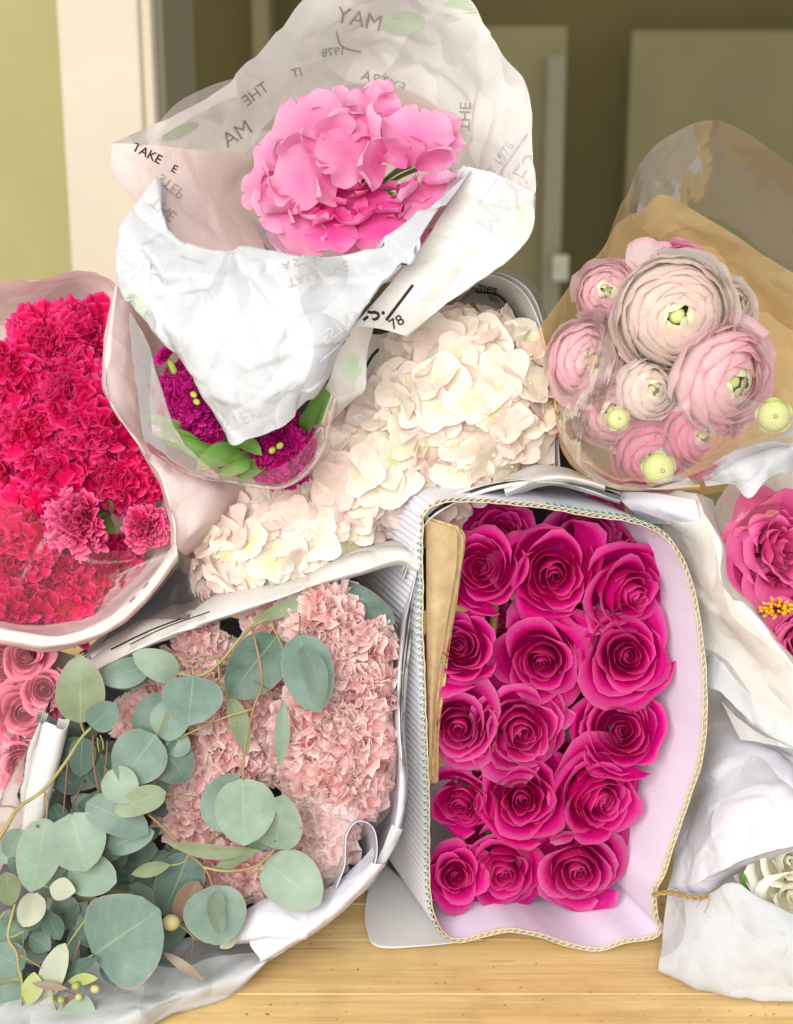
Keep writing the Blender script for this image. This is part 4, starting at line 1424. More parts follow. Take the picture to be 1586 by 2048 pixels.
# ------------------------------------------------------------------ peony wraps at the right edge
pw = thing('paper_wrap', 'white paper wrapped round the hot pink peonies at the right edge', 'paper wrap', None, Matrix.Translation(P(1500, 1400, -0.05)))
sheet('top_flap', [
    [(1400, 935, .04), (1470, 890, .05), (1540, 868, .06), (1660, 830, .06)],
    [(1405, 955, .065), (1470, 925, .08), (1545, 905, .085), (1660, 870, .085)],
    [(1412, 974, .06), (1466, 968, .075), (1500, 996, .085), (1548, 950, .085), (1660, 942, .08)]], M_WHITE, pw, 44, 26, .0012, 12, .0015, .0, 141)
sheet('long_fold', [
    [(1210, 990, .0), (1316, 975, .03), (1392, 986, .04), (1425, 1000, .0)],
    [(1285, 1010, .0), (1345, 1038, .04), (1415, 1035, .06), (1445, 1060, -.02)],
    [(1330, 1080, .0), (1390, 1096, .045), (1440, 1090, .07), (1465, 1110, -.02)],
    [(1360, 1180, .0), (1412, 1190, .05), (1446, 1168, .075), (1480, 1160, -.02)],
    [(1390, 1290, .0), (1490, 1288, .055), (1520, 1250, .08), (1540, 1240, -.02)],
    [(1440, 1400, .0), (1586, 1420, .055), (1590, 1335, .08), (1610, 1320, -.02)],
    [(1480, 1480, .0), (1660, 1500, .055), (1670, 1400, .08), (1690, 1380, -.02)]], M_WHITE_IN, pw, 60, 100, .0014, 22, .0012, 0, 142, cc=(2,))
sheet('outer_sheet', [
    [(1250, 1010, -.08), (1310, 1040, .0), (1370, 1080, .0), (1420, 1120, .02)],
    [(1330, 1130, -.08), (1385, 1140, -.005), (1420, 1180, .005), (1470, 1230, .02)],
    [(1360, 1280, -.08), (1408, 1280, .0), (1470, 1320, .02), (1560, 1390, .035)],
    [(1360, 1360, -.08), (1412, 1368, .01), (1500, 1440, .03), (1660, 1540, .04)],
    [(1370, 1390, -.08), (1420, 1400, -.03), (1510, 1480, -.02), (1660, 1590, -.02)]], M_WHITE, pw, 70, 60, .0018, 20, .001, 0, 143, cr=(3,))
sheet('inner_film', [[(1440, 990, .02), (1490, 980, .03), (1560, 960, .03)], [(1450, 1060, .03), (1490, 1040, .035), (1560, 1010, .035)], [(1455, 1130, .02), (1480, 1100, .02), (1540, 1060, .02)]], M_CELLO_PINK, pw, 16, 16, .001, 8, .001, 0, 144)
tag(sheet('paper_strip', [[(1225, 985, .02), (1300, 985, .045), (1390, 1000, .05)], [(1250, 1010, .03), (1320, 1020, .05), (1400, 1040, .055)], [(1290, 1050, .01), (1340, 1050, .03), (1410, 1080, .03)]], M_LAV, None, 24, 18, .0012, 10, .001, 0, 145),
    'white paper strip tucked above the rose sleeve\'s right corner', 'paper')

# ------------------------------------------------------------------ white paper cone, lower right
wc = thing('paper_wrap', 'smooth white paper cone with cream flowers in the lower right corner', 'paper wrap', None, Matrix.Translation(P(1480, 1980, 0.04)))
sheet('upper_sheet', [
    [(1385, 1350, -.10), (1450, 1370, -.08), (1540, 1420, -.06), (1660, 1470, -.05)],
    [(1375, 1560, -.05), (1440, 1560, .01), (1530, 1570, .035), (1660, 1580, .04)],
    [(1348, 1690, -.02), (1410, 1680, .03), (1500, 1660, .055), (1660, 1640, .06)],
    [(1336, 1780, .0), (1405, 1760, .04), (1500, 1718, .065), (1660, 1672, .068)],
    [(1342, 1800, .005), (1420, 1785, .035), (1500, 1740, .03), (1660, 1690, .02)]], M_LAV, wc, 80, 80, .0020, 22, .001, 0, 151, cr=(3,))
sheet('lower_sheet', [
    [(1345, 1790, .0), (1420, 1795, .02), (1475, 1790, .02), (1540, 1830, .02), (1660, 1880, .02)],
    [(1338, 1775, .012), (1405, 1790, .045), (1470, 1769, .064), (1530, 1802, .07), (1660, 1858, .072)],
    [(1326, 1860, .02), (1400, 1870, .055), (1480, 1885, .07), (1540, 1890, .08), (1660, 1905, .085)],
    [(1317, 1936, .034), (1380, 1962, .055), (1450, 1982, .065), (1530, 1993, .07), (1660, 2000, .076)],
    [(1320, 1940, .025), (1380, 1964, .036), (1450, 1984, .05), (1530, 1995, .055), (1660, 2003, .06)]], M_WHITE, wc, 80, 70, .0016, 22, .001, 0, 152, cr=(1,))
M_TWINE = plain_mat('jute_twine', 'a88a5c', 0.9, 0.3, 400, bump=.6)
tw = thing('twine', 'short piece of brown twine across the lower white paper cone', 'twine', None, Matrix.Translation(P(1360, 1790, .04)))
for ph_ in (0, math.pi):
    pts = []
    for k in range(22):
        x = 1306 + k * 5.2
        c = cast(['upper_sheet', 'lower_sheet.001'] if 'lower_sheet.001' in o_bvh else ['upper_sheet'], max(x, 1352), 1786 - .05 * (x - 1310)) or P(x, 1786, .05)
        c = P(x, 1790 - 4 * math.sin(k * .3) + 3 * math.sin(k * 1.1 + ph_), 0) - CAM
        dd = .03 + .022 * min(1, k / 12) + .0012 * math.cos(k * 1.1 + ph_)
        pts.append(P(x, 1790 - 5 * math.sin(k * .28) + 3 * math.sin(k * 1.1 + ph_), dd))
    tube('strand', pts, .0012, .0009, M_TWINE, tw, 6, 2, True)
tube('frayed_end', [(1415, 1786, .054), (1402, 1800, .058), (1392, 1816, .06)], .0007, .0003, M_TWINE, tw, 5, 4)
tube('frayed_end', [(1415, 1786, .054), (1418, 1806, .058), (1408, 1826, .06)], .0005, .0003, M_TWINE, tw, 5, 4)

# ------------------------------------------------------------------ left: pink rose wraps, rolled newspaper
lw = thing('newspaper_wrap', 'grey newsprint cone behind the pink roses at the left edge', 'newspaper', None, Matrix.Translation(P(60, 1700, -.02)))
sheet('back_sheet', [[(40, 1290, -.05), (90, 1296, -.02), (150, 1310, -.02)], [(70, 1320, -.02), (110, 1345, .0), (150, 1370, -.02)], [(110, 1385, .01), (122, 1400, .015), (150, 1440, -.01)]], paper_mat('brownish_newsprint', 'b5aaa0', 'c6bcb3', .1, .85, .2), lw, 22, 24, .001, 10, .001, .2, 161)
roll = thing('newspaper_roll', 'rolled newspaper with torn edge standing beside the pink roses', 'newspaper', None, Matrix.Translation(P(90, 1640, .02)))
rows = []
for tt_ in np.linspace(0, 1, 7):
    cx, cy = 106 - 62 * tt_, 1440 + 230 * tt_
    hw = 34 + 6 * tt_
    dd = .055 - .01 * tt_
    row = []
    for a in np.linspace(-2.6, 2.9, 14):
        rr = hw * (1 - .16 * (a + 2.6) / 5.5)
        row.append((cx + rr * math.sin(a) * .96 + 6, cy + 12 * math.cos(a) + (8 * math.sin(a * 3) if tt_ == 0 else 0), dd + .012 * math.cos(a)))
    rows.append(row)
sheet('roll_sheet', rows, M_NEWS, roll, 60, 40, .0004, 12, .0006, .5, 163, thick=.0005)
sheet('roll_layer', [[(140, 1428, .03), (128, 1450, .04), (120, 1475, .035)], [(120, 1530, .03), (108, 1560, .04), (96, 1580, .035)], [(60, 1640, .025), (52, 1660, .035), (40, 1680, .03)]], M_NEWS_PRINT_SHADE, roll, 16, 26, .0004, 6, .0006, .2, 164)
lfm = thing('clear_film_sleeve', 'clear film with a folded edge over the pink roses at the left', 'plastic film', None, Matrix.Translation(P(40, 1600, .04)))
sheet('film_front', [[(-60, 1290, .03), (30, 1285, .04), (118, 1372, .055)], [(-60, 1420, .06), (20, 1440, .068), (82, 1440, .062)], [(-60, 1550, .07), (0, 1560, .075), (40, 1530, .065)], [(-60, 1640, .075), (-20, 1640, .078), (6, 1600, .068)]], M_CELLO_PINK, lfm, 26, 34, .0012, 14, .001, 0, 165)
sheet('film_fold', [[(118, 1372, .056), (122, 1376, .052)], [(78, 1450, .066), (70, 1500, .06)], [(36, 1536, .07), (50, 1590, .06)], [(0, 1600, .074), (40, 1660, .06)], [(-60, 1660, .078), (-10, 1760, .06)]], cello_mat('whitish_film', 'fffafa', .5, 'f6e6e4', 1.0), lfm, 14, 40, .0008, 12, .001, 0, 166)

# ------------------------------------------------------------------ closed backs of the cones, the dark ones with gap shade in their colour
back_cup('inner_back', pinkw, 385, 1555, 320, 330, -.055, .05, M_NEWS_PRINT_SHADE, True, 171)  # dark colour stands in for the shade between the leaves
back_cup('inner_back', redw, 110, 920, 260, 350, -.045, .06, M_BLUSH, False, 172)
back_cup('inner_back', news, 760, 930, 420, 300, -.075, .05, M_NEWS_PRINT_SHADE, False, 173)  # painted dark for the shade behind the hydrangeas
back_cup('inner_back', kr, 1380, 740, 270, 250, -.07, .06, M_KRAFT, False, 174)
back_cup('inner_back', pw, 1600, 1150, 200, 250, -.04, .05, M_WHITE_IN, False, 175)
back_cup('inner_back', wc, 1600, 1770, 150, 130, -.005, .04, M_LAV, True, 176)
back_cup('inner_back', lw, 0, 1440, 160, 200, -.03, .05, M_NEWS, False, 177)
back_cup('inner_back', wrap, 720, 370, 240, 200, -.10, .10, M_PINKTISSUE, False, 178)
sheet('gap_shade_sheet', [[(280, 1150, -.02), (400, 1120, -.03), (520, 1110, -.04)], [(240, 1230, .0), (380, 1200, .0), (520, 1180, .0)], [(180, 1320, -.01), (340, 1255, -.005), (520, 1210, .0)]], M_NEWS_PRINT_SHADE, news, 30, 20, .001, 10, .001, 0, 179)  # added dark sheet, closes the gap and paints its shade
back_cup('inner_back', pinkw, 110, 1830, 260, 180, -.02, .02, M_NEWS_PRINT_SHADE, True, 180)  # same painted shade, under the lower left leaves
# ================================================================== the other flowers
rb = random.Random(21)


def jit(a=.25):
    return (rb.uniform(-a, a), rb.uniform(-a, a), 1)


# ------------------------------------------------------------------ crimson carnations
M_RED = petal_mat('crimson_carnation_petal', 'de0856', 'ec0e64', 'f41a74', 0.5, 0.55, 'f95aa4', 0.08, 0.08)
M_RED2 = petal_mat('crimson_bud_petal', 'b00845', 'dc1260', 'ee3f86', 0.32, 0.5, 'f47fae', 0.08, 0.1)
CR = [carnation_mesh(60 + k, M_RED, 74, .09, .12, W=.37, broad=.65, lift=.2) for k in range(4)]
CRB = [carnation_mesh(70 + k, M_RED2, 70, .07, .10, .95, W=.28) for k in range(2)]
REDS = [(95, 690, 92, 'topmost crimson carnation under the blush paper rim'), (180, 665, 80, 'crimson carnation at the top right of its cone beside the paper edge'),
        (20, 760, 84, 'crimson carnation at the left picture edge in the upper row'), (150, 790, 105, 'large crimson carnation in the upper middle of the blush cone'),
        (60, 860, 100, 'crimson carnation with pale frilled edges at the left of the middle'), (210, 860, 92, 'crimson carnation touching the right side of the blush paper'),
        (130, 930, 100, 'crimson carnation in the very middle of the blush cone'), (0, 950, 90, 'crimson carnation cut by the left picture edge at mid height'),
        (235, 955, 88, 'crimson carnation above the two tight buds'), (290, 965, 56, 'small crimson carnation squeezed against the right paper edge'),
        (55, 1040, 92, 'crimson carnation under the film at the left'), (25, 1130, 86, 'crimson carnation at the lower left under the film'),
        (115, 1140, 84, 'crimson carnation in the lower middle of the blush cone'), (40, 1215, 80, 'crimson carnation at the bottom left of the blush cone'),
        (145, 1205, 76, 'lowest crimson carnation by the paper lip'), (225, 1135, 74, 'crimson carnation below the two buds near the paper lip')]
for i, (x, y, r, lab) in enumerate(REDS):
    f = flower('carnation', lab, 'carnation', 'crimson carnations in the blush cone', [], x, y, rb.uniform(-.004, .020), r * 1.0, jit(.3), rb.uniform(0, 6.28), stemlen=4)
    tag(obj('ruffled_petals', CR[i % 4], f), kind='stuff')
for i, (x, y, r, fc, lab) in enumerate(((158, 1042, 76, (-.35, -.15, 1), 'half closed crimson carnation bud, the larger of two above the paper lip'), (292, 1055, 52, (.15, -.1, 1), 'small half closed crimson carnation bud by the right paper edge'))):
    f = flower('carnation_bud', lab, 'carnation', 'crimson carnations in the blush cone', [], x, y, .035, r * 1.15, fc, rb.uniform(0, 6.28), stemlen=4)
    tag(obj('ruffled_petals', CRB[i], f), kind='stuff')

# ------------------------------------------------------------------ pale pink carnations
M_PALE = petal_mat('pale_pink_carnation_petal', 'fb90a0', 'ffc8c8', 'ffdcd8', 0.52, 0.6, 'fff2ee', 0.04, 0.05)
CP = [carnation_mesh(80 + k, M_PALE, 60, .09, .08, W=.44, broad=.85, lift=.12) for k in range(4)]
PALES = [(640, 1240, 92, 'pale pink carnation below the dark leaf at the top of the newsprint cone'), (715, 1290, 80, 'pale pink carnation at the upper right of the newsprint cone'),
         (560, 1240, 80, 'shaded pale pink carnation under the eucalyptus stems at the top'), (650, 1350, 90, 'pale pink carnation beside the folded eucalyptus leaf'),
         (715, 1385, 80, 'pale pink carnation touching the right wall at upper mid height'), (640, 1455, 96, 'pale pink carnation in the middle right of the newsprint cone'),
         (705, 1480, 84, 'pale pink carnation against the right wall at mid height'), (540, 1400, 86, 'pale pink carnation behind the hanging narrow leaves'),
         (450, 1350, 84, 'shaded pale pink carnation behind the upper eucalyptus branch'), (450, 1440, 86, 'pale pink carnation left of the narrow hanging leaf'),
         (640, 1565, 94, 'pale pink carnation right of the large round leaves'), (705, 1572, 76, 'lowest pale pink carnation on the right, its petals hanging down'),
         (470, 1530, 90, 'pale pink carnation just above the large round leaf pair'), (560, 1490, 84, 'pale pink carnation between the narrow leaf and the round leaves'),
         (390, 1620, 84, 'deeper pink carnation left of the large round leaves'), (350, 1530, 80, 'shaded pale pink carnation behind the left eucalyptus'),
         (640, 1670, 84, 'pale pink carnation under the film at the lower right'), (560, 1690, 80, 'pale pink carnation behind the lower right leaves'),
         (470, 1740, 76, 'pale pink carnation low down between the hanging leaves'), (545, 1765, 62, 'lowest pale pink carnation above the white paper tongue'),
         (340, 1380, 76, 'shaded pale pink carnation behind the light oval leaf'), (400, 1730, 70, 'shaded pink carnation behind the dark hanging leaves'), (400, 1300, 66, 'shaded pale pink carnation under the white paper lip at the upper left'), (292, 1440, 66, 'shaded pale pink carnation farthest left, behind the blue green leaf pair')]
for i, (x, y, r, lab) in enumerate(PALES):
    f = flower('carnation', lab, 'carnation', 'pale pink carnations in the newsprint cone', [], x, y, rb.uniform(-.008, .008) + (.036 if x > 600 else .02), r * 1.0, jit(.3), rb.uniform(0, 6.28), stemlen=3.2)
    tag(obj('ruffled_petals', CP[i % 4], f), kind='stuff')

# ------------------------------------------------------------------ white hydrangeas
M_HYD = petal_mat('white_hydrangea_sepal', 'ece4bc', 'f5ead8', 'f6eadc', 0.30, 0.6, 'fbe9e2', 0.06, 0.05, ulines=14)
M_HYDP = petal_mat('blush_hydrangea_sepal', 'efdbc8', 'f6dfd4', 'f7e2d8', 0.30, 0.6, 'f4d2ca', 0.05, 0.05, ulines=14)
M_HYDG = petal_mat('greenish_hydrangea_sepal', 'e3e8a8', 'f3f0d0', 'f9f2e2', 0.30, 0.6, 'faf0e2', 0.05, 0.05, ulines=14)
M_EYE = plain_mat('hydrangea_eye', 'ead2b0', 0.6, 0.15, 90)
HF = [hydrangea_floret_mesh(200 + k, (M_HYD, M_HYDP, M_HYDG, M_HYD, M_HYDP, M_HYD)[k], M_EYE) for k in range(6)]
M_CORE = plain_mat('hydrangea_inner_stalks', 'c9c08c', 0.8, 0.3, 60)
HEADS = [(930, 800, .0, 200, 196, 56, 200, 'largest white hydrangea head, rising in front of the curled newspaper'),
         (735, 925, -.008, 210, 140, 50, 175, 'white hydrangea head in the middle, right of the purple stock'),
         (565, 1072, -.005, 205, 122, 50, 165, 'white hydrangea head at the lower left beside the dark film corner'),
         (830, 985, -.012, 120, 104, 48, 80, 'small white hydrangea head above the corner of the rose sleeve')]
for hi, (cx, cy, cd_, rx, ry, fr, nfl_, lab) in enumerate(HEADS):
    h = thing('hydrangea', lab, 'hydrangea', 'white hydrangea heads', Matrix.Translation(P(cx, cy, cd_)))
    inv = h.matrix_world.inverted()
    R3 = (rx + ry) / 2 * SP * .62
    rot = {1: -.45, 2: -.35}.get(hi, 0)
    for i in range(nfl_):
        t = (i + .5) / nfl_
        pol = math.acos(1 - t * 1.12)
        az = i * 2.39996 + rb.uniform(-.25, .25)
        lx, ly = math.sin(pol) * math.cos(az), math.sin(pol) * math.sin(az)
        x0, y0 = lx * (rx - fr * .55), ly * (ry - fr * .55)
        x = cx + x0 * math.cos(rot) - y0 * math.sin(rot)
        y = cy + x0 * math.sin(rot) + y0 * math.cos(rot)
        nx, ny = (lx * math.cos(rot) - ly * math.sin(rot)), -(lx * math.sin(rot) + ly * math.cos(rot))
        dp = cd_ + R3 * math.cos(pol) + rb.uniform(-.008, .010)
        g = i % 7 == 0
        M = frame(P(x, y, dp), Vdir(nx * .85 + rb.uniform(-.62, .62), ny * .85 + rb.uniform(-.62, .62), max(.3, math.cos(pol)) + .2), rb.uniform(0, 6.28), fr * rb.uniform(.78, 1.15) * SP)
        o = obj('floret', HF[rb.choice([0, 3, 5, 1, 4, 0, 3]) if rb.random() > .16 else 2], h)
        o.matrix_basis = inv @ M
    core = obj('inner_stalks', ball_mesh('inner_stalks', M_CORE), h)
    core.matrix_basis = inv @ (Matrix.Translation(P(cx, cy, cd_ - .012)) @ frame(Vector((0, 0, 0)), Vdir(0, 0, 1), -rot) @ Matrix.Diagonal(((rx - fr) * SP * .9, (ry - fr) * SP * .9, R3 * .75, 1)))

# ------------------------------------------------------------------ sweet peas
M_PEA = petal_mat('pink_sweet_pea_petal', 'f27cb8', 'f79cca', 'f9b4d6', 0.45, 0.6, 'fbc4de', 0.09, 0.06, ulines=10)
M_PEAD = petal_mat('deep_pink_sweet_pea_petal', 'e23c94', 'ee5ca8', 'f37cba', 0.34, 0.55, 'f796c8', 0.08, 0.06, ulines=10)
rp = np.random.RandomState(91)
PEA_STD = []
for k in range(5):
    V, F, uv = lobe_petal(1.0, .66, rp, 33, 23, .10, 4.5 + k * .8, .10, .36 - .2 * (k % 3), 1.25, .12)
    PEA_STD.append([mesh('standard_petal', V, F, uv, True, (m_,)) for m_ in (M_PEA, M_PEAD)])
PEA_WING = []
for k in range(4):
    V, F, uv = lobe_petal(.74, .36, rp, 17, 13, .05, 4.0, .4, -.3, 1.3)
    PEA_WING.append([mesh('wing_petal', V, F, uv, True, (m_,)) for m_ in (M_PEA, M_PEAD)])
# base px, base py, d, size px, angle of the petal axis on the picture (deg, 0 = up), towards camera tilt, dark, label
PEAS = [
    (655, 345, .058, 128, 100, .15, 0, 'broad pale pink sweet pea opening to the left of the bunch'),
    (640, 300, .046, 130, 30, .25, 0, 'tall pale pink sweet pea at the upper left, its petal folded upright'),
    (760, 330, .052, 150, 72, .35, 0, 'pink sweet pea with a long wavy petal across the bunch\'s middle'),
    (665, 255, .030, 95, 5, .2, 0, 'pink sweet pea at the very top left of the bunch'),
    (745, 265, .030, 100, -5, .2, 0, 'pink sweet pea at the top middle of the bunch'),
    (760, 215, .022, 66, 10, .1, 0, 'curled pink sweet pea petal peak at the top of the bunch'),
    (790, 290, .036, 92, -35, .3, 1, 'deeper pink sweet pea in the hollow right of the top'),
    (835, 330, .056, 125, -8, .2, 0, 'large pale pink sweet pea standing at the upper right'),
    (875, 330, .050, 92, -20, .15, 0, 'pale pink sweet pea at the right edge of the bunch'),
    (850, 370, .060, 110, -150, .4, 0, 'pale pink sweet pea hanging down at the right'),
    (885, 290, .035, 80, -5, .2, 0, 'small pink sweet pea against the paper at the far right'),
    (560, 330, .034, 80, 55, .1, 0, 'rolled pink sweet pea petal at the left edge of the bunch'),
    (580, 400, .044, 96, 120, .2, 0, 'pink sweet pea drooping at the lower left edge'),
    (600, 420, .052, 110, 165, .3, 0, 'pink sweet pea with frilled petals at the bottom left'),
    (640, 410, .050, 80, 200, .3, 1, 'deep pink folded sweet pea at the bottom left of centre'),
    (690, 380, .038, 84, 180, .5, 1, 'deepest pink sweet pea in the hollow at the bunch\'s centre'),
    (740, 380, .040, 78, -160, .5, 1, 'deep pink sweet pea just right of the central hollow'),
    (665, 430, .058, 92, 175, .3, 1, 'rounded pink sweet pea at the bottom middle'),
    (760, 420, .060, 96, -170, .35, 1, 'pointed pink sweet pea at the bottom right of centre'),
    (810, 415, .052, 88, -150, .3, 1, 'coral pink sweet pea resting on the paper lip at the right'),
    (720, 430, .046, 92, 190, .4, 1, 'deep pink sweet pea tucked behind the bottom row'),
    (800, 390, .046, 80, -120, .4, 1, 'pink sweet pea between the hanging and bottom right blooms'),
    (700, 300, .040, 80, 0, .5, 1, 'deep pink sweet pea behind the long wavy petal'),
    (540, 380, .036, 80, 85, .1, 0, 'pale pink sweet pea leaning out at the far left')]
for i, (x, y, d, s, ang, tow, dark, lab) in enumerate(PEAS):
    a = math.radians(ang)
    ax = Vdir(-math.sin(a), math.cos(a), tow * .8)
    fc = Vdir(math.sin(a) * .25 + rb.uniform(-.5, .5), -math.cos(a) * .25 + rb.uniform(-.3, .5), 1)
    x = 712 + (x - 712) * .93
    z = (fc - ax * fc.dot(ax)).normalized()
    xx = ax.cross(z)
    sc = s * .86 * SP
    M = Matrix(((xx.x, ax.x, z.x, 0), (xx.y, ax.y, z.y, 0), (xx.z, ax.z, z.z, 0), (0, 0, 0, 1)))
    M = Matrix.Translation(P(x, y, d)) @ M @ Matrix.Scale(sc, 4)
    f = thing('sweet_pea', lab, 'sweet pea', 'pink sweet peas in the printed wrap', M)
    obj('standard_petal', PEA_STD[i % 5][dark], f)
    for k, sgn in enumerate((-1, 1)):
        w_ = obj('wing_petal', PEA_WING[(i + k) % 4][dark], f)
        w_.matrix_basis = Matrix.Translation((0.03 * sgn, 0, .07)) @ Matrix.Rotation(-sgn * rb.uniform(.3, .6), 4, 'Z') @ Matrix.Rotation(sgn * rb.uniform(.5, 1.1), 4, 'Y') @ Matrix.Rotation(.35, 4, 'X')
    tube('stem', [P(x, y, d), P(x * .6 + 720 * .4, y * .6 + 380 * .4, d - .06), P(720, 400, -.15)], .0016, .0018, M_STEM, f, 6, 4, True)

# ------------------------------------------------------------------ ranunculus
M_RANC = petal_mat('cream_ranunculus_petal', 'fdf6e8', 'fef8f0', 'fef8f2', 0.6, 0.6, 'fbe2da', 0.04, 0.05)
M_RANP = petal_mat('pale_pink_ranunculus_petal', 'fdeeea', 'fdeae8', 'fce6e6', 0.6, 0.6, 'f9c8d4', 0.04, 0.04)
M_RANH = petal_mat('pink_ranunculus_petal', 'fcdfe2', 'fbd2dc', 'fac4d6', 0.6, 0.6, 'f59cc0', 0.05, 0.05)
M_GBUD = plain_mat('green_ranunculus_button', 'cdd68a', 0.5, 0.12, 14, transl=.2)
M_GBUD2 = plain_mat('dark_button_eye', '6d7a35', 0.6, 0.2, 30)
M_RANG = petal_mat('greenish_ranunculus_petal', 'd3dc9c', 'e6e8b8', 'f1efcf', 0.4, 0.6, 'f4f0d8', 0.04, 0.04)
RN = {'c': ranunculus_variant(301, M_RANC, 50, inner_mat=M_RANG, n_inner=5), 'p': ranunculus_variant(302, M_RANP, 34, inner_mat=M_RANG, n_inner=4), 'h': ranunculus_variant(303, M_RANH, 34, inner_mat=M_RANC, n_inner=4), 'c2': ranunculus_variant(304, M_RANC, 30, .8, 1.35, M_RANG, 5)}
BUTTON = ball_mesh('green_centre', M_GBUD, 14, 9, .8, .18)
RANS = [
    (1350, 628, .085, 116, (-.05, -.28, 1), 'c', 'largest cream ranunculus with green centre at the middle of the kraft cone'),
    (1362, 532, .050, 60, (.2, .55, 1), 'h', 'small pink ranunculus peeping over the large cream one'),
    (1215, 585, .050, 66, (-.25, .0, 1), 'p', 'pale pink ranunculus at the upper left of the kraft cone'),
    (1180, 722, .055, 86, (.15, -.05, 1), 'p', 'pale ranunculus under film at the left of the kraft cone'),
    (1450, 758, .075, 108, (.55, -.35, 1), 'p', 'large pink ranunculus turned right at the right of the kraft cone'),
    (1296, 778, .075, 62, (.35, -.1, 1), 'c2', 'small cream ranunculus below the largest one'),
    (1462, 612, .045, 54, (.4, .1, 1), 'c2', 'cream ranunculus half hidden right of the largest one'),
    (1400, 862, .060, 80, (.1, -.4, 1), 'h', 'deep pink ranunculus at the bottom right of the kraft cone'),
    (1310, 905, .045, 84, (-.1, -.5, 1), 'h', 'pink ranunculus at the bottom behind a green button'),
    (1225, 820, .045, 76, (-.2, -.2, 1), 'p', 'milky pink ranunculus under film at the lower left'),
    (1345, 840, .045, 62, (0, -.3, 1), 'h', 'pink ranunculus deep in the lower middle of the kraft cone')]
for i, (x, y, d, r, fc, kd, lab) in enumerate(RANS):
    f = flower('ranunculus', lab, 'ranunculus', 'ranunculus in the kraft cone', RN[kd], x, y, d, r * 1.1, fc, rb.uniform(0, 6.28), stemlen=3.2)
    b = obj('green_centre', BUTTON, f)
    b.matrix_basis = Matrix.Translation((0, 0, .18)) @ Matrix.Scale(.135, 4)
    # a couple of loose outer petals round each bloom
    for k in range(1 if i else 0):
        V, F, uv = fan_petal(.95, .62, rp, 11, 8, .05, 4, .25, -.1, 0, 1, .3)
        a = rb.uniform(0, 6.28)
        V = place(V, (math.cos(a), math.sin(a), .35), (-math.cos(a) * .5, -math.sin(a) * .5, 1), (math.cos(a) * .25, math.sin(a) * .25, -.35))
        obj('outer_petal', mesh('outer_petal', V, F, uv, True, (RN[kd][-1].materials[0],)), f)
rp2 = np.random.RandomState(17)
for (x, y, d, s, ang, lab) in ((1290, 590, .052, 110, 12, 'broad pale pink petal standing above the largest ranunculus'), (1228, 600, .042, 80, 30, 'pale pink petal standing at the upper left of the kraft cone')):
    V, F, uv = fan_petal(1.0, .5, rp2, 13, 9, .05, 4, .1, .1, 0, 1, .35, .06)
    o = obj('loose_petal', mesh('loose_petal', V, F, uv, True, (M_RANP,)))
    a = math.radians(ang)
    ax = Vdir(math.sin(a), math.cos(a), .1)
    z = (Vdir(0, -.1, 1) - ax * Vdir(0, -.1, 1).dot(ax)).normalized()
    xx = ax.cross(z)
    o.matrix_world = Matrix.Translation(P(x, y, d)) @ Matrix(((xx.x, ax.x, z.x, 0), (xx.y, ax.y, z.y, 0), (xx.z, ax.z, z.z, 0), (0, 0, 0, 1))) @ Matrix.Scale(s * SP, 4)
    tag(o, lab, 'petal')
for (x, y, d, r, fc, lab) in ((1548, 832, .092, 29, (-.2, -.1, 1), 'round green ranunculus button at the right above the white paper'), (1318, 938, .090, 29, (.1, -.2, 1), 'round green ranunculus button at the bottom of the kraft cone'),
                              (1236, 838, .085, 20, (0, 0, 1), 'small green ranunculus button under film at the lower left')):
    f = thing('ranunculus_bud', lab, 'flower bud', 'green ranunculus buttons', frame(P(x, y, d), Vdir(*fc), 0, r * SP))
    obj('green_centre', BUTTON, f)
    e = obj('eye', ball_mesh('eye', M_GBUD2, 10, 6, .5), f)
    e.matrix_basis = Matrix.Translation((0.05, 0, .6)) @ Matrix.Scale(.22, 4)
    e2 = obj('eye_tip', ball_mesh('eye_tip', M_GBUD, 8, 6, .9), f)
    e2.matrix_basis = Matrix.Translation((0.05, 0, .70)) @ Matrix.Scale(.10, 4)
    for k in range(5):
        a = k * 1.2566 + .4
        V, F, uv = fan_petal(.9, .5, rp2, 7, 6, .04, 4, .3, -.3, 0, 1, .4)
        obj('sepal', mesh('sepal', place(V, (math.cos(a), math.sin(a), .1), (0, 0, 1), (math.cos(a) * .3, math.sin(a) * .3, -.55)), F, uv, True, (M_GBUD,)), f)
    stem_of(f, 4, .2)

# ------------------------------------------------------------------ peonies
M_PEO = petal_mat('hot_pink_peony_petal', 'd0186a', 'e84a96', 'ee5fa2', 0.36, 0.5, 'f27db4', 0.10, 0.1)
rpe = np.random.RandomState(44)


def peony_variant(seed, n=32):
    rs = np.random.RandomState(seed)
    out = []
    for i in range(n):
        t = i / (n - 1)
        V, F, uv = shell_petal(.16 + .70 * t, .75, 1.0 - .25 * t, i * 2.4 + rs.uniform(-.4, .4), .05 - .35 * t + rs.uniform(-.08, .08), .02 + .30 * t * rs.uniform(.3, 1.2), .05 + .2 * t, .045, rs, 19, 11, .0, .1)
        out.append(mesh('peony_petal', V, F, uv, True, (M_PEO,)))
    return out


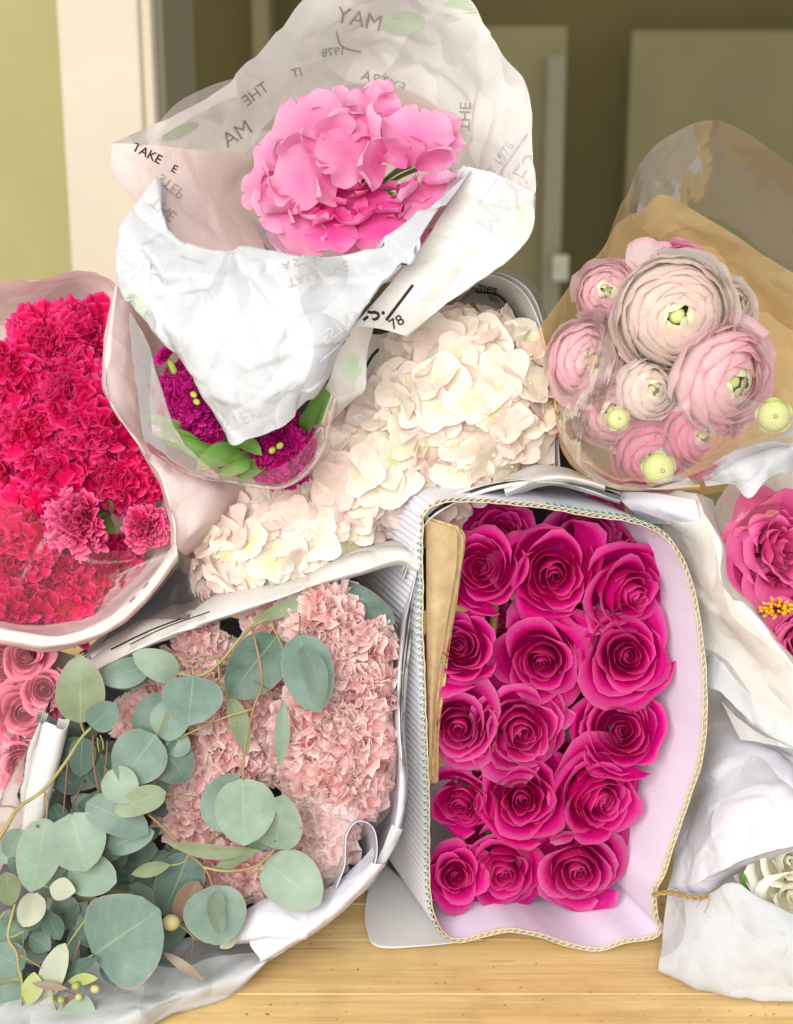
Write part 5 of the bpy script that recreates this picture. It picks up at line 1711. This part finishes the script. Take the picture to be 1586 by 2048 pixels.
PV = [peony_variant(401), peony_variant(402)]
M_STAMEN = plain_mat('yellow_stamen', 'dca62c', 0.6, 0.25, 60)
for i, (x, y, d, r, fc, lab) in enumerate(((1590, 1095, .035, 128, (.35, .1, 1), 'open hot pink peony at the right picture edge'), (1625, 1285, .045, 90, (.3, -.2, 1), 'second hot pink peony below the open one at the right edge'), (1556, 1180, .020, 62, (.2, -.3, 1), 'shaded hot pink peony between the two larger ones'))):
    f = flower('peony', lab, 'peony', 'hot pink peonies at the right edge', PV[i % 2], x, y, d, r, fc, rb.uniform(0, 6.28), stemlen=2)
Vs = []
for k in range(46):
    a, q = rpe.rand() * 6.28, rpe.rand() ** .5
    Vs.append((1552 + 36 * q * math.cos(a), 1216 + 22 * q * math.sin(a), .062 + .012 * rpe.rand()))
st = thing('peony_stamens', 'cluster of yellow stamens below the open peony', 'stamens', None, Matrix.Translation(P(1552, 1216, .05)))
for k, (x, y, d) in enumerate(Vs):
    tube('stamen', [(1552 + (x - 1552) * .3, 1216 + (y - 1216) * .3, .03), (x, y, d)], .0005, .0011, M_STAMEN, st, 5, 2)

# ------------------------------------------------------------------ purple stock
M_STOCK = petal_mat('purple_stock_petal', 'a00460', 'c2087a', 'd0108a', 0.4, 0.55, 'd63c9c', 0.12, 0.08)
STK = [carnation_mesh(500 + k, M_STOCK, 16, .10, .03, 1.4, 'floret', .55, .6) for k in range(3)]
M_YG = plain_mat('yellow_green_bud', 'b3bd58', 0.5, 0.15, 50, transl=.2)
M_STLEAF = petal_mat('stock_leaf', '5f8a3c', '6f9a4a', '78a352', 0.25, 0.45, None, 0.15, 0.1, ulines=6)
for (cx, cy, rx, ry, d, n, lab) in ((388, 800, 70, 98, .075, 26, 'purple stock flower spike at the left under the printed paper'), (552, 895, 80, 76, .075, 26, 'purple stock flower spike at the right below the printed paper corner')):
    f = thing('stock_flower', lab, 'stock flower', 'purple stock flowers', Matrix.Translation(P(cx, cy, d - .03)))
    inv = f.matrix_world.inverted()
    for i in range(n):
        q = ((i + .5) / n) ** .5
        a = i * 2.4
        x, y = cx + rx * q * math.cos(a) * .8, cy + ry * q * math.sin(a) * .8
        M = frame(P(x, y, d + .022 * (1 - q * q) - .01), Vdir(q * math.cos(a) * .9, -q * math.sin(a) * .9, 1), rb.uniform(0, 6), 32 * rb.uniform(.85, 1.2) * SP)
        o = obj('floret', STK[i % 3], f)
        o.matrix_basis = inv @ M
    for k in range(2):
        b = obj('bud', ball_mesh('bud', M_YG, 8, 6, 1.4), f)
        b.matrix_basis = inv @ frame(P(cx + rb.uniform(-18, 18), cy - 6 + rb.uniform(-18, 14), d + .022), Vdir(rb.uniform(-1, 1), rb.uniform(-1, 1), .8), 0, 6 * SP)
    tube('stem', [(cx, cy, d - .02), (cx, cy - 40, d - .08), (470, 760, -.12)], .003, .003, M_STEM, f)
M_DKPK = M_STOCK
f = thing('stock_bud_cluster', 'single purple stock bud above the left spike at the paper edge', 'flower bud', None, Matrix.Translation(P(322, 702, .08)))
inv = f.matrix_world.inverted()
b = obj('bud', carnation_mesh(510, M_STOCK, 14, .06, .0, .8, 'bud', .5, 0), f)
b.matrix_basis = inv @ frame(P(330, 712, .09), Vdir(-.7, .5, .6), 0, 26 * SP)
for pts in ([(325, 710, .085), (340, 725, .085), (350, 745, .08)],):
    tube('stem', pts, .0022, .0024, M_YG, f)


def leaf_blade(base, tip, w, bend, mat, name, parent=None, roll=0.0, fold=.25, seed=0, shape=1.0, wavy=.0, tipround=0.5):
    """leaf from base to tip, both (px,py,d); w in pixels"""
    A, B = P(*base), P(*tip)
    y = (B - A)
    Lg = y.length
    y = y / Lg
    view = (CAM - (A + B) / 2).normalized()
    z = (view - y * view.dot(y)).normalized()
    x = y.cross(z)
    cr, sr = math.cos(roll), math.sin(roll)
    x, z = x * cr + z * sr, z * cr - x * sr
    rs = np.random.RandomState(seed)
    nu, nv = 9, 13
    V, uv = [], []
    ph = rs.rand() * 6
    asym = rs.uniform(-.08, .08)
    for j in range(nv):
        v = j / (nv - 1)
        # outline: rounded, widest at about 'shape'
        q = v ** shape
        ww = math.sin(math.pi * min(1, max(0, q)) ) ** tipround
        hw = w * .5 * SP * ww if 0 < j < nv - 1 else w * .02 * SP
        for i in range(nu):
            u = -1 + 2 * i / (nu - 1)
            px_ = u * hw * (1 + asym * u)
            pz = fold * abs(u) ** 1.5 * hw + bend * Lg * (math.sin(math.pi * v) * .5 - v * v * .4) + wavy * hw * math.sin(3.5 * v * 2 + ph + u) * abs(u)
            V.append(A + x * px_ + y * (v * Lg) + z * pz)
            uv.append((u * .5 + .5, v))
    F = grid_faces(nu, nv)
    if parent is not None:
        inv_ = parent.matrix_world.inverted()
        V = [inv_ @ p for p in V]
        return obj(name, mesh(name, V, F, uv, True, (mat,)), parent)
    c = sum(V, Vector()) / len(V)
    o = obj(name, mesh(name, [p - c for p in V], F, uv, True, (mat,)))
    o.location = c
    return o


sl = thing('stock_foliage', 'fleshy green stock leaves curling under the purple spikes', 'leaves', None, Matrix.Translation(P(400, 900, .06)))
for i, (b_, t_, w_) in enumerate((((400, 885, .07), (296, 830, .085), 26), ((410, 900, .075), (308, 862, .09), 36), ((460, 900, .08), (355, 880, .10), 42), ((480, 900, .085), (395, 935, .10), 44), ((500, 905, .08), (440, 950, .10), 34),
                                  ((470, 880, .08), (520, 905, .10), 34), ((600, 850, .07), (655, 770, .085), 44), ((610, 870, .07), (640, 800, .09), 30), ((560, 900, .06), (480, 962, .09), 30), ((350, 770, .07), (332, 712, .08), 12))):
    leaf_blade(b_, t_, w_, .25, M_STLEAF, 'leaf', sl, rb.uniform(-.7, .7), .5, i, 1.0, .15)

# ------------------------------------------------------------------ pink roses at the left edge
M_PINKR = petal_mat('salmon_pink_rose_petal', 'e8668c', 'ef7a9c', 'f48fac', 0.32, 0.5, 'f6a3b8', 0.06, 0.08)
PR = [rose_variant(611, M_PINKR, 22, .06, 1.0, .34), rose_variant(612, M_PINKR, 20, .05, 1.0, .3)]
for i, (x, y, r, fc, lab) in enumerate(((2, 1330, 84, (-.2, .1, 1), 'pink rose half out of the picture at the upper left edge'), (48, 1425, 76, (.25, -.1, 1), 'pink rose with a tight spiral centre, middle of the left edge group'), (88, 1378, 54, (.3, .1, 1), 'small pink rose beside the grey newsprint'),
                                       (-5, 1500, 76, (-.2, 0, 1), 'pink rose cut off by the left edge under the film'), (42, 1530, 58, (.2, -.2, 1), 'pink rose lowest in the group beside the rolled newspaper'), (50, 1310, 56, (.2, .3, 1), 'pink rose tucked below the blush paper cone'))):
    flower('rose', lab, 'rose', 'pink roses at the left edge', PR[i % 2], x, y, .02 + .006 * (i % 3), r, fc, rb.uniform(0, 6.28), stemlen=3)

# ------------------------------------------------------------------ cream flowers lower right
M_CREAM = petal_mat('cream_white_petal', 'e9e6b4', 'f5f1d8', 'faf6e8', 0.3, 0.55, 'fbf8ee', 0.05, 0.05)
CRM = [rose_variant(711, M_CREAM, 10, .1, 1.05, .45, .04), rose_variant(712, M_CREAM, 9, .12, 1.05, .5, .05)]
for i, (x, y, d, r, fc, lab) in enumerate(((1585, 1722, .050, 84, (.1, .1, 1), 'upper cream bloom in the lower right paper cone'), (1592, 1798, .060, 68, (0, -.1, 1), 'lower cream bloom in the lower right paper cone'), (1520, 1752, .036, 54, (-.3, .1, 1), 'shaded cream bloom at the left of the lower right cone'))):
    flower('cream_flower', lab, 'flower', 'cream blooms in the lower right cone', CRM[i % 2], x, y, d, r, fc, rb.uniform(0, 6.28), stemlen=2)
tag(leaf_blade((1500, 1790, .04), (1486, 1748, .05), 14, .2, M_STLEAF, 'leaf', None, .3, .4, 3), 'small green leaf at the left of the cream blooms', 'leaf')
# ================================================================== eucalyptus
def euca_mat(name, c1, c2, rib='b9c48e', edge=None):
    t = NT(name)
    uv = t.uv()
    sep = t.n('ShaderNodeSeparateXYZ')
    t.l(uv, sep.inputs[0])
    n = t.noise(55, 5, 0.6, t.obj_coord())
    inf = t.n('ShaderNodeObjectInfo')
    base = t.mix(inf.outputs['Random'], lin(c1), lin(c2))
    col = t.mix(1.0, base, t.ramp(n, [(0.3, (0.78, 0.8, 0.79, 1)), (0.75, (1.06, 1.06, 1.08, 1))]), 'MULTIPLY')
    # midrib fading towards the tip, and faint side veins
    dx = t.math('ABSOLUTE', t.math('SUBTRACT', sep.outputs[0], 0.5))
    wv = t.math('MULTIPLY_ADD', sep.outputs[1], -0.022)
    wv.node.inputs[2].default_value = 0.024
    ribm = t.math('LESS_THAN', dx, wv)
    ribm = t.math('MULTIPLY', ribm, 0.22)
    col = t.mix(ribm, col, lin(rib))
    # faint side veins rising from the midrib, and a powdery bloom in patches
    sv = t.math('FRACT', t.math('MULTIPLY', t.math('SUBTRACT', sep.outputs[1], t.math('MULTIPLY', dx, 0.9)), 8.0))
    svm = t.math('MULTIPLY', t.math('LESS_THAN', sv, 0.07), 0.10)
    col = t.mix(svm, col, lin(rib))
    bl = t.noise(22, 3, 0.6, t.obj_coord())
    col = t.mix(t.math('MULTIPLY', t.ramp(bl, [(0.45, (0, 0, 0, 1)), (0.7, (1, 1, 1, 1))]), 0.28), col, lin('b9c6b8'))
    vor = t.n('ShaderNodeTexVoronoi')
    vor.inputs['Scale'].default_value = 70
    t.l(t.obj_coord(), vor.inputs['Vector'])
    n3 = t.noise(14, 2, 0.5, t.obj_coord())
    spot = t.math('MULTIPLY', t.math('LESS_THAN', vor.outputs['Distance'], 0.10), t.math('GREATER_THAN', n3, 0.6))
    col = t.mix(t.math('MULTIPLY', spot, 0.75), col, lin('43513f'))
    em = t.math('GREATER_THAN', dx, 0.487)
    col = t.mix(t.math('MULTIPLY', em, 0.5), col, lin(edge or 'b58e7e'))
    return t.finish(col, 0.62, 0.14, spec=0.25, nrm=t.bump(n, 0.15, 0.001))


EU = {'b': euca_mat('eucalyptus_leaf_bright', '839985', '92a58f'), 't': euca_mat('eucalyptus_leaf_teal', '6e867a', '7d9385'),
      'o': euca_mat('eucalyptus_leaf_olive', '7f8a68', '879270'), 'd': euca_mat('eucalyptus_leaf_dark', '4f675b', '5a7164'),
      'p': euca_mat('eucalyptus_leaf_pale', 'b3b9a2', 'bcbba6', 'c9c9a8', 'c08078'), 'y': euca_mat('eucalyptus_leaf_young', 'a9b26a', 'b4b872'), 'r': euca_mat('eucalyptus_leaf_reddish', '8a6f5f', '947a66')}
M_EST = plain_mat('eucalyptus_twig', '938c58', 0.55, 0.2, 70)
M_ESTR = plain_mat('eucalyptus_reddish_twig', '8f7450', 0.6, 0.2, 70)
M_ESTD = plain_mat('eucalyptus_brown_twig', '7a5c48', 0.6, 0.2, 70)

ue = thing('eucalyptus_branch', 'upper eucalyptus branch arching out of the newsprint over the pale carnations', 'eucalyptus', 'eucalyptus branches', Matrix.Translation(P(640, 1190, .03)))
me_ = thing('eucalyptus_branch', 'eucalyptus branch hanging low over the carnations with a pair of large round leaves', 'eucalyptus', 'eucalyptus branches', Matrix.Translation(P(300, 1640, .05)))
le = thing('eucalyptus_branch', 'dense left eucalyptus branch on a brown twig crossing the rolled newspaper', 'eucalyptus', 'eucalyptus branches', Matrix.Translation(P(20, 1650, .06)))
be = thing('eucalyptus_branch', 'bottom left eucalyptus branch with young leaves, buds and the widest leaf', 'eucalyptus', 'eucalyptus branches', Matrix.Translation(P(40, 2030, .09)))

# (base, tip, width, depth base, depth tip, tone, roll)
LEAVES = {
    ue: [((555, 1272), (458, 1392), 108, .052, .062, 'd', .2), ((598, 1268), (636, 1426), 98, .058, .078, 't', 0), ((606, 1290), (646, 1412), 58, .080, .090, 't', .7), ((457, 1388), (497, 1508), 40, .060, .068, 'o', .3),
         ((566, 1402), (560, 1532), 32, .062, .072, 'b', .4), ((356, 1348), (268, 1308), 58, .062, .078, 'b', -.1), ((387, 1352), (376, 1450), 112, .070, .084, 't', 0), ((332, 1388), (278, 1478), 78, .050, .056, 't', .2),
         ((345, 1400), (335, 1482), 76, .058, .062, 't', -.2), ((300, 1330), (198, 1358), 58, .055, .066, 't', .25), ((310, 1345), (215, 1372), 40, .045, .05, 'd', .2), ((486, 1556), (488, 1692), 112, .074, .094, 'b', 0),
         ((650, 1178), (790, 1245), 78, .03, .036, 'd', .3), ((640, 1182), (505, 1245), 30, .045, .05, 'o', .2), ((600, 1170), (690, 1150), 24, .03, .035, 'd', .2), ((335, 1478), (380, 1502), 48, .055, .06, 't', 0)],
    me_: [((430, 1662), (474, 1546), 98, .066, .072, 't', .2), ((550, 1698), (568, 1590), 86, .072, .090, 'b', .1), ((531, 1724), (640, 1808), 104, .072, .086, 'b', .1), ((519, 1700), (332, 1692), 30, .08, .088, 'o', .5),
          ((430, 1738), (517, 1700), 30, .076, .084, 'o', .6), ((340, 1730), (263, 1748), 28, .078, .086, 'o', .3), ((380, 1704), (326, 1832), 90, .055, .066, 'd', .1), ((397, 1762), (350, 1844), 50, .066, .076, 'r', .4),
          ((426, 1770), (444, 1890), 116, .072, .086, 't', 0), ((430, 1782), (440, 1868), 50, .088, .092, 'b', .8), ((440, 1896), (478, 1868), 26, .07, .075, 'p', .2), ((470, 1660), (520, 1690), 40, .06, .065, 'd', .2), ((505, 1640), (530, 1700), 60, .062, .066, 't', .1)],
    le: [((161, 1446), (160, 1310), 90, .068, .082, 'o', .05), ((182, 1454), (232, 1406), 58, .070, .084, 't', -.1), ((164, 1474), (160, 1554), 52, .052, .056, 'd', .2), ((312, 1470), (240, 1564), 104, .066, .080, 't', .05),
         ((322, 1492), (374, 1562), 82, .056, .062, 'd', .1), ((215, 1544), (270, 1602), 66, .078, .088, 'b', 0), ((332, 1584), (228, 1624), 52, .084, .090, 'o', -.3), ((172, 1606), (296, 1664), 72, .072, .080, 't', .2),
         ((215, 1694), (308, 1664), 54, .066, .074, 't', .1), ((143, 1626), (172, 1742), 110, .078, .094, 'b', 0), ((93, 1636), (62, 1784), 82, .082, .098, 'b', .1), ((136, 1742), (232, 1764), 80, .074, .086, 'b', .2),
         ((43, 1658), (14, 1714), 52, .078, .084, 't', .3), ((75, 1786), (46, 1854), 52, .080, .090, 'p', .2), ((99, 1774), (150, 1782), 42, .086, .094, 'p', .1), ((12, 1744), (20, 1812), 46, .080, .088, 'o', .3),
         ((190, 1500), (200, 1580), 44, .045, .05, 'd', .2), ((240, 1620), (180, 1640), 50, .06, .066, 't', .1), ((120, 1650), (110, 1760), 60, .068, .076, 't', .2), ((180, 1690), (250, 1700), 60, .062, .066, 'd', .1)],
    be: [((186, 1910), (316, 1822), 172, .086, .106, 't', .05), ((86, 1998), (131, 1886), 48, .094, .104, 'p', .2), ((129, 1956), (192, 1917), 28, .09, .098, 'd', .3), ((136, 1962), (194, 1956), 22, .096, .102, 'y', .3),
         ((150, 2066), (172, 1994), 66, .098, .106, 'b', .1), ((48, 1936), (-24, 1900), 66, .088, .096, 't', .2), ((42, 1938), (-6, 1994), 44, .088, .096, 'o', .2), ((60, 1968), (20, 2070), 116, .09, .1, 't', .1),
         ((68, 1944), (58, 2010), 38, .1, .106, 'y', .1), ((64, 1966), (136, 1978), 14, .104, .108, 'r', .1), ((42, 2024), (36, 2080), 36, .1, .106, 'p', .1), ((158, 1984), (132, 2034), 38, .098, .104, 'r', .2),
         ((100, 1992), (92, 2040), 36, .098, .1, 'p', .1), ((325, 1904), (408, 1962), 18, .088, .096, 'r', .1), ((186, 1896), (158, 1832), 34, .076, .08, 'd', .2), ((210, 1920), (246, 1970), 46, .076, .082, 'd', .2),
         ((120, 1880), (90, 1820), 40, .07, .076, 'd', .3), ((30, 1880), (-20, 1850), 60, .074, .08, 't', .2), ((60, 1870), (100, 1900), 40, .074, .078, 'd', .2), ((10, 1830), (40, 1890), 60, .072, .078, 't', .1), ((110, 2010), (80, 2070), 50, .092, .096, 'd', .1),
         ((20, 2010), (-30, 2040), 60, .096, .1, 'd', .1)],
}
for br, lst in LEAVES.items():
    for i, (b_, t_, w_, d0, d1, tone, roll_) in enumerate(lst):
        Lp = math.hypot(t_[0] - b_[0], t_[1] - b_[1])
        leaf_blade((*b_, d0), (*t_, d1), w_, rb.uniform(-.10, .22), EU[tone], 'leaf', br, roll_, rb.uniform(.04, .22), rb.randint(0, 999), .86 if w_ > 45 else 1.0, rb.uniform(.02, .10), .52 if w_ > 45 else .75)
# darker leaves deep inside the branch
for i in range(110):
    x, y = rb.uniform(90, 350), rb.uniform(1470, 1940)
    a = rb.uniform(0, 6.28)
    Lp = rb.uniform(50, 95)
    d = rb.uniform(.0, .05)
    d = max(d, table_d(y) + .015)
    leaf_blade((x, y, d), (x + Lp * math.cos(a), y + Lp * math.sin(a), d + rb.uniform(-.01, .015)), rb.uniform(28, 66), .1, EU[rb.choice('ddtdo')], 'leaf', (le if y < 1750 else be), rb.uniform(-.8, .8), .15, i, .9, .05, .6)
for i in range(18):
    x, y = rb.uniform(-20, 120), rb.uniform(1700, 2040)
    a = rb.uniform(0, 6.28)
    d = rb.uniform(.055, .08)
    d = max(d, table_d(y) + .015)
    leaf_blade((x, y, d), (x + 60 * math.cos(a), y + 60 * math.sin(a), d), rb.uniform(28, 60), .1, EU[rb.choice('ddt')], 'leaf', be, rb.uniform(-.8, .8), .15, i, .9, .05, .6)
TW = [
    (ue, [(650, 1175, .02), (580, 1215, .035), (498, 1259, .055), (440, 1325, .064), (397, 1352, .066), (356, 1347, .064)], 5.5, 3.5, M_EST),
    (ue, [(505, 1255, .055), (524, 1360, .066), (507, 1417, .07), (489, 1504, .074), (486, 1560, .076)], 4.2, 2.8, M_ESTR),
    (ue, [(507, 1417, .07), (435, 1440, .07), (354, 1478, .06)], 3, 2, M_EST), (ue, [(594, 1210, .045), (600, 1240, .055), (598, 1270, .06)], 2.6, 2, M_ESTD),
    (ue, [(540, 1245, .05), (553, 1268, .055), (566, 1300, .06)], 2.6, 2, M_EST), (ue, [(437, 1331, .064), (440, 1360, .062), (457, 1390, .062)], 3, 2, M_EST),
    (ue, [(480, 1290, .058), (450, 1350, .064), (430, 1385, .064)], 2.5, 1.8, M_EST), (ue, [(387, 1350, .068), (384, 1330, .066)], 2.5, 2, M_EST), (ue, [(507, 1360, .066), (545, 1385, .064), (567, 1404, .064)], 2.2, 1.6, M_ESTD),
    (ue, [(340, 1319, .055), (400, 1322, .055), (440, 1310, .058)], 2.2, 1.6, M_EST),
    (me_, [(296, 1628, .07), (340, 1668, .074), (378, 1708, .078), (410, 1738, .08), (426, 1772, .08)], 3.6, 2.6, M_ESTR), (me_, [(405, 1734, .08), (450, 1742, .082), (498, 1737, .082), (526, 1722, .08), (550, 1697, .078)], 4, 3, M_EST),
    (me_, [(378, 1708, .078), (366, 1725, .08), (340, 1731, .08)], 2.6, 2, M_EST), (me_, [(430, 1662, .068), (422, 1676, .07), (410, 1690, .07)], 2.4, 2, M_EST),
    (me_, [(392, 1880, .075), (370, 1858, .08), (350, 1846, .086)], 2.6, 2, M_EST), (me_, [(386, 1875, .076), (384, 1900, .07), (376, 1940, .07)], 1.8, 1.2, M_ESTR),
    (le, [(-10, 1690, .085), (14, 1652, .085), (36, 1617, .084), (87, 1580, .08), (130, 1526, .078), (161, 1478, .076), (182, 1456, .074)], 6, 4, M_EST), (le, [(-10, 1613, .08), (20, 1613, .082), (36, 1617, .084)], 3, 2.6, M_ESTR),
    (le, [(87, 1580, .08), (95, 1600, .082), (93, 1638, .084)], 3, 2.2, M_ESTR), (le, [(90, 1586, .08), (88, 1610, .08), (86, 1636, .08)], 2.5, 1.8, M_ESTR), (le, [(170, 1468, .075), (164, 1455, .074), (161, 1444, .074)], 2.8, 2.2, M_ESTR),
    (le, [(215, 1480, .05), (212, 1530, .06), (204, 1590, .07), (206, 1640, .06)], 3, 2.4, M_ESTD), (le, [(186, 1470, .06), (188, 1530, .06), (200, 1600, .055), (206, 1680, .05)], 3.4, 3, M_ESTD), (le, [(136, 1520, .055), (130, 1590, .06), (124, 1660, .06)], 3, 2.4, M_ESTD),
    (le, [(170, 1560, .05), (150, 1600, .065), (143, 1628, .08)], 2.6, 2, M_ESTD), (le, [(208, 1530, .06), (216, 1546, .078)], 2, 1.8, M_EST), (le, [(312, 1472, .068), (330, 1430, .066), (345, 1400, .06)], 2.4, 2.4, M_EST),
    (le, [(200, 1470, .065), (206, 1484, .07), (206, 1500, .07)], 2.2, 1.6, M_EST), (le, [(195, 1475, .068), (196, 1492, .072), (198, 1504, .07)], 2.2, 1.6, M_EST),
    (le, [(330, 1588, .08), (380, 1592, .06), (420, 1600, .045)], 2.2, 1.6, M_EST),
    (be, [(30, 1808, .086), (16, 1872, .092), (33, 1905, .094), (38, 1940, .098), (44, 1965, .1), (42, 2026, .104), (38, 2070, .105)], 4.4, 3, M_EST), (be, [(48, 1862, .092), (30, 1872, .093), (18, 1874, .092)], 2.6, 2.2, M_EST), (be, [(48, 1862, .092), (46, 1890, .094), (40, 1908, .094)], 2, 1.6, M_ESTD),
    (be, [(40, 1910, .096), (66, 1925, .098), (84, 1936, .1)], 2.4, 1.8, M_ESTR), (be, [(186, 1910, .088), (170, 1920, .088), (140, 1950, .088)], 3.4, 2.6, M_EST), (be, [(180, 1828, .08), (150, 1868, .086), (132, 1896, .088)], 3, 2, M_EST),
    (be, [(104, 1980, .1), (108, 2010, .104), (124, 2050, .108)], 3.4, 3.4, M_EST), (be, [(10, 1822, .086), (-8, 1850, .086)], 2.6, 2, M_EST), (be, [(160, 1880, .085), (146, 1930, .086), (138, 1980, .09)], 3, 2, M_ESTR),
    (be, [(100, 1975, .1), (140, 1985, .1), (175, 2005, .1)], 2.4, 1.6, M_ESTD)]
for br, pts, r0, r1, mt in TW:
    tube('twig', pts, r0 * .66 * SP, r1 * .66 * SP, mt, br, 7, 5)
BUDM = ball_mesh('bud', plain_mat('eucalyptus_bud', 'b3aa78', 0.6, 0.15, 60), 10, 8, 1.15)
BUDY = ball_mesh('bud', plain_mat('eucalyptus_young_bud', '9e9a55', 0.6, 0.15, 60), 10, 8, 1.15)
for br, x, y, d, r, bm_, fc in ((me_, 342, 1845, .09, 15, BUDM, (-.8, .1, .5)), (be, 123, 2000, .106, 7, BUDY, (0, 0, 1)), (be, 152, 1972, .104, 8, BUDY, (.5, .2, 1)), (be, 190, 1978, .102, 8, BUDM, (1, 0, .4)),
                                (be, 40, 2046, .108, 14, BUDM, (0, -1, .3)), (be, 158, 1994, .108, 7, BUDM, (0, 0, 1))):
    o = obj('bud', bm_, br)
    o.matrix_basis = br.matrix_world.inverted() @ frame(P(x, y, d), Vdir(*fc), 0, r * SP)
